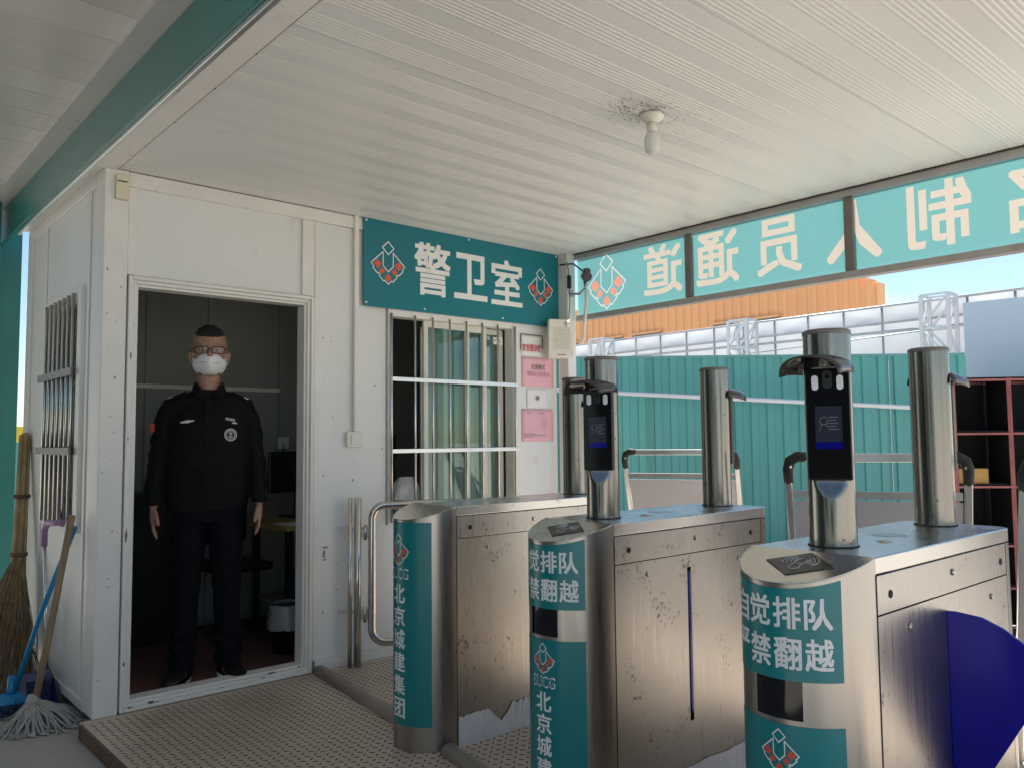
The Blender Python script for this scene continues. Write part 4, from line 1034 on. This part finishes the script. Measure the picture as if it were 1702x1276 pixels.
# collar
for s_ in (-1,1):
    c = MB(); c.add([(s_*.012,-.078,1.425),(s_*.060,-.094,1.415),(s_*.082,-.050,1.455),(s_*.080,.03,1.475),(s_*.070,.03,1.505),(s_*.066,-.045,1.495),(s_*.040,-.078,1.462)],[(0,1,2,5,6),(2,3,4,5)])
    o_ = c.build('collar', M_unif, jacket, local=True); md = o_.modifiers.new('t','SOLIDIFY'); md.thickness = .006
    # shoulder boards
    MB().obox((s_*.155,.012,1.428),(.045,0,-s_*.022),(0,.024,0),(.0015,0,.003)).build('epaulette', M_unif, jacket, local=True)
    MB().obox((s_*.190,.000,1.414),(.004,0,-s_*.002),(0,.022,0),(.0015,0,.003)).build('epaulette_bar', M_embr, jacket, local=True)
    MB().obox((s_*.178,.000,1.419),(.003,0,-s_*.0015),(0,.022,0),(.0015,0,.003)).build('epaulette_bar', M_embr, jacket, local=True)
# placket and chest badges
MB().box((-.017,-.1275,.85),(.017,-.1195,1.40)).build('zip_placket', M_unif, jacket, local=True)
def chest(x): return -.128+.55*x*x
wg = MB()
for k in range(-6,7):
    hh = .011*(1-abs(k)/8)+.003*(k%2); wg.add([(-.102+k*.0052-.0023,chest(-.102)-.006,1.292-hh*.6+.0008*k),(-.102+k*.0052+.0023,chest(-.102)-.006,1.292-hh*.6+.0008*k),(-.102+k*.0052+.0023,chest(-.102)-.006,1.292+hh*.6+.0008*k),(-.102+k*.0052-.0023,chest(-.102)-.006,1.292+hh*.6+.0008*k)],[(0,1,2,3)])
wg.build('wing_badge', M_embr, jacket, local=True)
g = MB(); flat_glyph(g,'保安服务',(.078,chest(.1)-.008,1.300),(.048,.010,-.008),(0,0,.014),.02); g.build('name_tape', M_embr, jacket, local=True)
g = MB(); g.add([(.108,chest(.11)-.006,1.282),(.116,chest(.115)-.006,1.289),(.128,chest(.125)-.006,1.289),(.138,chest(.135)-.004,1.280)],[(0,1,2,3)]); g.build('pin_badge', M_embr, jacket, local=True)
em = MB(); cx,cz,yb_ = .104,1.225,chest(.104)-.009
em.tube([(cx+.029*math.cos(2*PI*k/28),yb_+.25*.029*math.cos(2*PI*k/28),cz+.030*math.sin(2*PI*k/28)) for k in range(29)],.0022,5)
em.tube([(cx+.019*math.cos(2*PI*k/24),yb_+.25*.019*math.cos(2*PI*k/24),cz+.020*math.sin(2*PI*k/24)) for k in range(25)],.0016,5)
for k in range(20):
    a = 2*PI*k/20; em.obox((cx+.024*math.cos(a),yb_+.25*.024*math.cos(a)-.001,cz+.025*math.sin(a)),(.0018,0.0005,0),(0,.0005,0),(0,0,.0024))
flat_glyph(em,'保',(cx-.009,yb_-.003,cz+.0005),(.018,.0045,0),(0,0,.013),.02); flat_glyph(em,'安',(cx-.009,yb_-.003,cz-.0145),(.018,.0045,0),(0,0,.013),.02)
em.build('round_emblem', M_embr, jacket, local=True)
MB().obox((-.266,-.022,1.262),(.003,-.004,0),(.010,.012,0),(0,0,.022)).build('arm_flag', mat('red_flag_patch',(.5,.08,.06),.7), jacket, local=True)
# trousers, belt, shoes
tr_ = MB(); tr_.loft([((0,.012,.90),.165,.112),((0,.012,.84),.168,.115),((0,.012,.78),.165,.112)],24)
for s_ in (-1,1):
    tr_.loft([((s_*.085,.012,.84),.088,.108),((s_*.090,.012,.74),.088,.100),((s_*.096,.010,.55),.078,.084),((s_*.102,.010,.40),.070,.076),((s_*.108,.012,.20),.064,.072),((s_*.112,.004,.07),.063,.076),((s_*.112,.000,.045),.062,.078)],20)
def tfold(p_,n_):
    f = noise.noise((p_.x*8,p_.y*8,p_.z*9+3))*.007
    if p_.z < .25: f += .006*math.sin(p_.z*75+p_.x*25)
    if abs(p_.y+.075) < .05 and n_.y < -.85: f += .003
    return n_*f
remeshed(tr_,'trousers',M_trous,per,.009,3,tfold)
for s_ in (-1,1):
    sh = MB(); yaw_ = s_*.25
    def sp2(x,y_,z): return Vector((s_*.115+x*math.cos(yaw_)-y_*math.sin(yaw_), -.01+x*math.sin(yaw_)+y_*math.cos(yaw_), z))
    rings = []
    for (y_,wx,z0,z1) in ((.085,.022,.02,.065),(.07,.038,.02,.085),(.02,.042,.02,.100),(-.04,.044,.02,.090),(-.10,.050,.02,.065),(-.16,.046,.02,.052),(-.195,.030,.02,.044),(-.21,.012,.022,.034)):
        c = sp2(0,y_,(z0+z1)/2); rings.append((c, Vector((math.cos(yaw_),math.sin(yaw_),0))*wx, Vector((0,0,(z1-z0)/2))))
    sh.loft(rings,16); shoe = sh.build('shoe', M_shoe, per, local=True)
    so_ = MB(); out = [(.086,.020),(.07,.042),(.02,.046),(-.04,.048),(-.10,.054),(-.16,.050),(-.20,.032),(-.216,.010)]
    pl_ = [sp2(w_,y_,0) for y_,w_ in out]+[sp2(-w_,y_,0) for y_,w_ in out[::-1]]
    so_.prism(pl_,(0,0,.020)).build('sole', M_shoe if s_ < 0 else M_shoe, shoe, local=True)
# white welt showing on one shoe
MB().tube([(.058,-.10,.034),(.072,-.15,.028),(.092,-.205,.024),(.108,-.225,.022)],[.006,.011,.013,.006],8).build('white_trim', M_sole, per, local=True)
MB().tube([(-.085,-.185,.030),(-.072,-.150,.026),(-.066,-.10,.026)],[.003,.004,.003],6).build('white_trim', M_sole, per, local=True)

# ================================================================== INSIDE THE ROOM
dk = empty('desk', (2.9,5.35,.012), 'yellow edged desk inside the room right of the guard', 'desk')
B((2.46,5.02,.735),(3.6,5.60,.768)).build('desk_top', M_desk, dk, bevel=.003)
for (x,y_) in ((2.50,5.06),(3.56,5.06),(2.50,5.56),(3.56,5.56)): B((x-.02,y_-.02,.012),(x+.02,y_+.02,.734)).build('leg', M_black, dk)
B((2.50,5.1,.24),(3.5,5.55,.255)).build('shelf', M_alud, dk)
pr_ = empty('papers', (2.6,5.2,.768), 'loose papers lying on the desk edge', 'papers')
B((2.48,5.04,.7685),(2.66,5.24,.774)).build('sheet', M_paper, pr_)
mn = empty('monitor', (2.72,5.72,.77), 'dark computer monitor at the back of the room', 'monitor')
B((2.62,5.62,.95),(3.12,5.65,1.25)).build('screen_case', M_black, mn, bevel=.006)
B((2.84,5.64,.77),(2.90,5.68,.95)).build('stand', M_black, mn); B((2.75,5.57,.7685),(2.99,5.74,.78)).build('stand_base', M_black, mn)
ch_ = empty('office_chair', (2.35,5.55,.012), 'black office chair behind the guard', 'chair')
B((2.15,5.40,.44),(2.56,5.82,.50)).build('seat', M_black, ch_, bevel=.02)
B((2.17,5.80,.60),(2.54,5.85,1.02)).build('backrest', M_black, ch_, bevel=.02)
MB().tube([(2.355,5.61,.08),(2.355,5.61,.44)],.025,10).build('gas_lift', M_black, ch_)
for k in range(5):
    a = 2*PI*k/5; MB().bar((2.355,5.61,.08),(2.355+.25*math.cos(a),5.61+.2*math.sin(a),.05),.035,.03).build('foot', M_black, ch_)
MB().bar((2.355,5.84,.47),(2.355,5.84,.66),.05,.02,(1,0,0)).build('back_bracket', M_black, ch_)
sk_ = empty('wall_socket', (2.89,5.98,1.31), 'white wall socket with cord on the rear inner wall', 'socket')
B((2.85,5.968,1.265),(2.94,5.985,1.355)).build('plate', M_plast, sk_, bevel=.003)
MB().tube([(2.89,5.962,1.30),(2.89,5.955,1.25),(2.87,5.955,1.05)],.004,6).build('cord', M_rubber, sk_)
for (x,z) in ((2.88,1.32),(2.90,1.32),(2.89,1.335)): MB().lathe((x,5.9675,z),[(.004,0),(.004,-.001)],8,'Y').build('hole', M_black, sk_)
lk = empty('cabinet', (1.6,5.8,.012), 'dark low cabinet against the rear inner wall', 'cabinet')
B((1.30,5.60,.012),(2.02,5.955,.99)).build('carcass', M_black, lk, bevel=.004)
for k in range(2): B((1.305+k*.36,5.588,.05),(1.655+k*.36,5.599,.97)).build('door', M_black, lk, bevel=.003)
bn = empty('waste_bin', (2.46,4.78,.012), 'dark waste bin with clear liner inside the door', 'waste bin')
MB().lathe((2.40,4.86,.012),[(.09,0),(.115,.28),(.118,.285),(.112,.285)],24).build('pail', M_black, bn)
ll = MB(); P=[]; F=[]; n=28
for j in range(4):
    for k in range(n):
        a=2*PI*k/n; r_=.119+.010*noise.noise((k*.9,j,.5))+(.004*j); P.append((2.40+r_*math.cos(a),4.86+r_*math.sin(a),.31-.05*j+.012*noise.noise((k*.7,j,2))))
for j in range(3):
    for k in range(n): F.append((j*n+k,j*n+(k+1)%n,(j+1)*n+(k+1)%n,(j+1)*n+k))
ll.add(P,F,True); ll.build('liner', mat('grey_liner',(.25,.27,.28),.3), bn)
bt = empty('water_bottle', (2.58,5.06,.255), 'blue bottle with orange cap on the desk shelf', 'bottle')
MB().lathe((2.56,5.13,.256),[(.034,0),(.036,.01),(.036,.16),(.022,.20),(.015,.22)],16).build('body', mat('blue_bottle',(.03,.06,.25),.2), bt)
MB().lathe((2.56,5.13,.477),[(.017,0),(.017,.03)],12).build('cap', mat('orange_cap',(.5,.2,.06),.5), bt)
bgm = MB(); P=[]; F=[]; n=22
for j in range(9):
    t=j/8; r0=.11*math.sin(PI*(.12+.80*t))**.6
    for k in range(n):
        a=2*PI*k/n; r_=r0*(1+.38*noise.noise((math.cos(a)*2.3,math.sin(a)*2.3,t*3.5))); P.append((3.05+r_*math.cos(a)*1.0,4.52+r_*math.sin(a)*.6,.842+.24*t+.02*noise.noise((k,j,1))))
for j in range(8):
    for k in range(n): F.append((j*n+k,j*n+(k+1)%n,(j+1)*n+(k+1)%n,(j+1)*n+k))
F.append(list(range(n))[::-1]); F.append([8*n+k for k in range(n)])
bgm.add(P,F,False); o_ = bgm.build('plastic_bag', M_bag, origin=(3.05,4.52,.842)); tag(o_,'crumpled white plastic bag behind the lower barred window','bag')
tb_ = empty('window_table', (3.2,4.7,.012), 'dark table inside the room under the barred window', 'table')
B((2.85,4.44,.80),(3.85,4.95,.84)).build('table_top', M_black, tb_)
for (x,y_) in ((2.88,4.47),(3.82,4.47),(2.88,4.92),(3.82,4.92)): B((x-.02,y_-.02,.012),(x+.02,y_+.02,.799)).build('leg', M_black, tb_)
rb = empty('black_box', (2.95,4.8,.84), 'black box with red lettering seen through the left of the window', 'box')
B((2.84,4.70,.841),(3.10,4.9,1.36)).build('box_body', M_black, rb, bevel=.006)
g = MB(); flat_glyph(g,'8008',(2.90,4.6985,1.27),(.14,0,0),(0,0,.045),.02); g.build('lettering', mat('dim_red',(.35,.03,.03),.5), rb)

# ================================================================== OUTSIDE: FENCE, STANDS, SHELF
FD = Vector((.749,-.6625,0)).normalized(); FN = Vector((-.6625,-.749,0)).normalized()   # along fence (to the right), towards camera
F0 = Vector((7.18,6.333,-.06))
fnc = empty('site_fence', F0, 'teal corrugated sheet fence across the yard beyond the turnstiles', 'fence')
pw = .93; prof = []
for k in range(5):
    a = k*pw/5; prof += [(a,0),(a+.045,0),(a+.055,.020),(a+.13,.020),(a+.14,0)]
prof += [(pw-.004,0)]
def fpan(start, top):
    mb = MB(); P=[]
    for (s_,d) in prof: P += [F0+FD*(start+s_)+FN*d, F0+FD*(start+s_)+FN*d+Vector((0,0,top))]
    n=len(prof); mb.add(P,[(2*i,2*i+2,2*i+3,2*i+1) for i in range(n-1)]); return mb
base_pan = fpan(-.52,2.30).build('fence_panel', M_fence, fnc)
for k in range(-5,5):
    if k: dup(base_pan, FD*(pw*k), fnc)
A = F0+FD*(-6); Bq = F0+FD*4.07
MB().bar(A+Vector((0,0,2.315)),Bq+Vector((0,0,2.315)),.05,.03).build('top_cap', M_fencetop, fnc)
for k in range(-5,6):
    q = F0+FD*(-.52+pw*k-.002)+FN*.023; MB().bar(q,q+Vector((0,0,2.30)),.012,.008,FN).build('joint_cover', M_fencetop, fnc)
fr_ = empty('handrail', F0+FN*.25, 'pale steel rail running in front of the teal fence', 'rail')
MB().tube([F0+FD*(-1.2)+FN*.25+Vector((0,0,1.96)),F0+FD*4.0+FN*.25+Vector((0,0,1.66))],.026,12).build('tube', mat('pale_rail',(.72,.72,.72),.35), fr_)
for s_,z in ((-1.0,1.94),(1.1,1.83),(3.9,1.665)): MB().tube([F0+FD*s_+FN*.25,F0+FD*s_+FN*.25+Vector((0,0,z))],.024,10).build('rail_post', M_galv, fr_)
# hoarding of tarpaulin with tube grid, truss towers
ho = empty('tarp_hoarding', (13,6,-.06), 'tall white tarpaulin hoarding on a tube grid beyond the fence', 'hoarding')
ys = [2.0+.632*k for k in range(22)]; zl = [-.06,.6,1.25,1.9,2.52,3.10,3.37]
tp_ = MB(); n=12
for i in range(len(ys)-1):
    for j in range(len(zl)-1):
        q = MB(); P=[]; F=[]; nn=5
        for a in range(nn+1):
            for b in range(nn+1):
                u,v=a/nn,b/nn; P.append((13.03+.045*math.sin(PI*u)*math.sin(PI*v)*(1+.8*noise.noise((i*1.7,j*2.3,0)))+.015*noise.noise((u*3+i,v*3+j,1)), ys[i]+(ys[i+1]-ys[i])*u, zl[j]+(zl[j+1]-zl[j])*v))
        for a in range(nn):
            for b in range(nn): k=a*(nn+1)+b; F.append((k,k+1,k+nn+2,k+nn+1))
        q.add(P,F,True)
        q.build('tarp_sheet', M_tarp, ho)
for yy in ys: MB().tube([(13,yy,-.06),(13,yy,3.38)],.020,8).build('upright_tube', M_galv, ho)
for zz in zl[2:]: MB().tube([(12.985,2.0,zz),(12.985,ys[-1],zz)],.019,8).build('cross_tube', M_galv, ho)
MB().tube([(12.95,2.0,2.93),(12.95,ys[-1],3.02)],.022,8).build('cross_tube', M_galv, ho)
MB().tube([(12.94,3.0,2.98),(12.94,12,2.70)],.012,6).build('guy_wire', M_galv, ho)
def tower(yc, label):
    t = empty('truss_tower', (12.8,yc,-.06), label, 'truss tower', 'white lattice towers holding the hoarding')
    h = 3.40; w = .19
    C = [(12.93,yc-w),(12.93,yc+w),(12.62,yc-w),(12.62,yc+w)]
    for (x,y_) in C: MB().bar((x,y_,-.06),(x,y_,h),.05,.05).build('chord', M_white_st, t)
    nb=7; st=(h+.06)/nb
    for k in range(nb+1):
        z=-.06+st*k
        for a,b in ((0,1),(2,3),(0,2),(1,3)): MB().bar((*C[a],z),(*C[b],z),.03,.03).build('tie', M_white_st, t)
    for k in range(nb):
        z=-.06+st*k
        for a,b in ((0,1),(2,3),(0,2),(1,3)):
            a,b = (a,b) if k%2 else (b,a)
            MB().bar((*C[a],z+.02),(*C[b],z+st-.02),.03,.03).build('diagonal', M_white_st, t)
    return t
tower(4.85,'white lattice tower beside the pale blue board'); tower(8.2,'white lattice tower in the middle of the hoarding'); tower(11.6,'white lattice tower next to the corner column')
# orange building behind
ob = empty('orange_building', (24,16,-.06), 'orange corrugated steel building rising behind the hoarding', 'building')
mb = MB(); yv = 10.85; k = 0; prof=[]
while yv < 30:
    prof += [(yv,0),(yv+.12,0),(yv+.16,-.06),(yv+.26,-.06),(yv+.30,0)]; yv += .34
P=[]
for (yy,dx) in prof:
    zt = 5.86+.36*min(1,(yy-10.85)/.9)+.02*(yy-10.85); P += [(24+dx,yy,-.06),(24+dx,yy,zt)]
n=len(prof); mb.add(P,[(2*i,2*i+2,2*i+3,2*i+1) for i in range(n-1)]); mb.build('wall', M_orange, ob)
B((24.0,10.80,-.06),(24.5,10.86,5.86)).build('side_wall', M_orange, ob)
MB().bar((23.93,10.80,5.85),(23.93,11.75,6.24),.10,.10).build('roof_trim', M_orange, ob)
MB().bar((23.93,11.75,6.24),(23.93,30,6.62),.10,.10).build('roof_trim', M_orange, ob)
MB().add([(24,10.8,5.85),(24.5,10.8,5.85),(24.5,30,6.6),(24,30,6.6)],[(0,1,2,3)]).build('roof', M_orange, ob)
for (a,b) in ((14.0,16.5),(18.8,20.1),(20.6,21.6),(23.0,25.0)):
    wn_ = B((23.90,a,4.6),(23.96,b,5.19)).build('window', M_alud, ob); B((23.89,a+.08,4.65),(23.898,b-.08,5.10)).build('pane', M_blackg, wn_)
    B((23.84,a-.05,5.19),(23.95,b+.05,5.26)).build('window_sill', M_orange, wn_)
# poster stands (leaning aluminium frames)
def stand(P0, W_, label):
    P0 = Vector(P0); u = Vector((.42,-.907,0)).normalized(); n_ = Vector((.907,.42,0)).normalized()
    base = Vector((P0.x,P0.y,0)); t = empty('poster_stand', base, label, 'poster stand', 'aluminium poster stands at the exit')
    h = P0.z; lean = .40
    def q(s_, z, d=0.): return base+u*s_+n_*((h-z)*lean+d)+Vector((0,0,z))
    MB().bar(q(.07,h-.012),q(W_-.07,h-.012),.028,.034).build('top_bar', M_brushalu, t, bevel=.003)
    for s_,sg_ in ((0,1),(W_,-1)):
        pts=[q(s_,h-.115),q(s_,h-.06),q(s_+sg_*.012,h-.025),q(s_+sg_*.04,h-.008),q(s_+sg_*.085,h-.010)]
        MB().tube(pts,[.019,.021,.023,.023,.019],10).build('corner_joint', M_rubber, t)
        MB().bar(q(s_,.0),q(s_,h-.11),.026,.034).build('leg', M_brushalu, t, bevel=.003)
        MB().lathe(q(s_+sg_*.012,h-.05)-n_*.024,[(.006,-.004),(.006,.004)],8,'Y').build('screw', M_screw, t)
    MB().bar(q(.02,h-.165),q(W_-.02,h-.165),.022,.03).build('cross_bar', M_alu, t)
    MB().bar(q(.02,.25),q(W_-.02,.25),.022,.03).build('cross_bar', M_alu, t)
    c = (q(.02,h-.19)+q(W_-.02,.265))/2; MB().obox(c,u*(W_/2-.018),(q(0,h-.19)-q(0,.265))/2,n_*.004).build('poster_board', M_wboard, t)
    # rear legs
    for s_ in (.03,W_-.03):
        a=q(s_,h-.2,.02); b=base+u*s_+n_*(h*lean+.45); MB().bar(a,b,.02,.02).build('rear_leg', M_brushalu, t)
    return t
stand((4.121,3.565,1.242),.72,'aluminium poster stand farther out behind the middle turnstile')
stand((3.101,1.797,1.247),.66,'aluminium poster stand behind the nearest turnstile')
stand((3.34,1.00,1.235),.66,'aluminium poster stand cut by the right picture edge')
# steel shelf with box
shv = empty('storage_shelf', (6.3,2.0,-.06), 'red primer steel shelf with black cloth backing', 'shelf')
u = Vector((.66,-.751,0)).normalized(); n_ = Vector((.751,.66,0)).normalized(); S0 = Vector((6.07,2.235,0))
def sq(a,d,z): return S0+u*a+n_*d+Vector((0,0,z))
bays = [0,.365,.90,1.45]
for a in bays:
    for d in (0,.42): MB().bar(sq(a,d,-.06),sq(a,d,1.712),.022,.022).build('upright', M_rustred if d == 0 else M_darkbox, shv)
for z in (.02,.28,.565,.965,1.33,1.70):
    for d in (0,.42): MB().bar(sq(0,d,z),sq(1.45,d,z),.020,.014).build('shelf_rail', M_rustred, shv)
    MB().obox(sq(.725,.21,z+.016),u*.72,n_*.20,(0,0,.004)).build('shelf_board', M_darkbox, shv)
MB().obox(sq(.725,.44,.86),u*.73,n_*.004,(0,0,.86)).build('back_cloth', M_darkbox, shv)
for a in (0.02,.382,.917): MB().obox(sq(a,.21,.86),u*.003,n_*.18,(0,0,.85)).build('side_cloth', M_darkbox, shv)
cb = MB(); cb.obox(sq(.12,.13,1.037),u*.105,n_*.09,(0,0,.052)); cbo = cb.build('cardboard_box', M_card, origin=sq(.12,.13,.985), bevel=.003)
tag(cbo,'yellow brown cardboard box on the red shelf','box')
MB().obox(sq(.12,.13,1.037),u*.1055,n_*.018,(0,0,.0525)).build('tape', M_tape, cbo)
wb2 = empty('water_jug', sq(.60,.15,.56), 'white jug on the lower right of the red shelf', 'jug')
MB().lathe(sq(.56,.12,.586),[(.05,0),(.055,.01),(.055,.09),(.03,.13),(.02,.15)],16).build('body', M_plast, wb2); MB().lathe(sq(.56,.12,.736),[(.022,0),(.022,.02)],12).build('cap', M_bluep, wb2)
bd = empty('notice_board', (7.1,2.3,-.06), 'large pale blue glossy board standing above the red shelf', 'board')
u2 = Vector((.15,-.989,0)); n2 = Vector((.989,.15,0))
def bq(a,d,z): return Vector((6.905,2.437,0))+u2*a+n2*d+Vector((0,0,z))
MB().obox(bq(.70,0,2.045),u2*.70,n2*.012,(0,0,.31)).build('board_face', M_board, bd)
for a in (.02,1.38): MB().bar(bq(a,.036,-.06),bq(a,.036,2.33),.04,.04).build('post', M_galv, bd)
nc = empty('added_shade_cabin', (-3.2,2.5,-.06), 'added grey green cabin out of view, shading the left of the entrance', 'cabin')  # unseen cabin, added to shade the side wall and darken steel reflections
B((-5.2,-3.4,-.06),(-3.0,8.6,2.95)).build('wall', mat('grey_green_shade_cabin',(.10,.14,.135),.5,var=.05), nc)
for k in range(5): B((-2.999,-1.9+2.1*k,.9),(-2.96,-.9+2.1*k,2.1)).build('window', M_blackg, nc)
for k in range(11): B((-2.999,-2.4+1.1*k,-.06),(-2.97,-2.34+1.1*k,2.9)).build('batten', M_frame, nc)
# far left strip: yard seen past the booth
yb2 = empty('yard_board', (1.9,14,-.06), 'yellow and teal site board far behind the guard room', 'board')
B((1.0,14,-.06),(4.2,14.06,1.35)).build('lower_sheet', M_fence, yb2); B((2.2,14,1.351),(4.2,14.05,1.58)).build('upper_sheet', M_yellow, yb2)

bpy.data.scenes.remove(TMP)
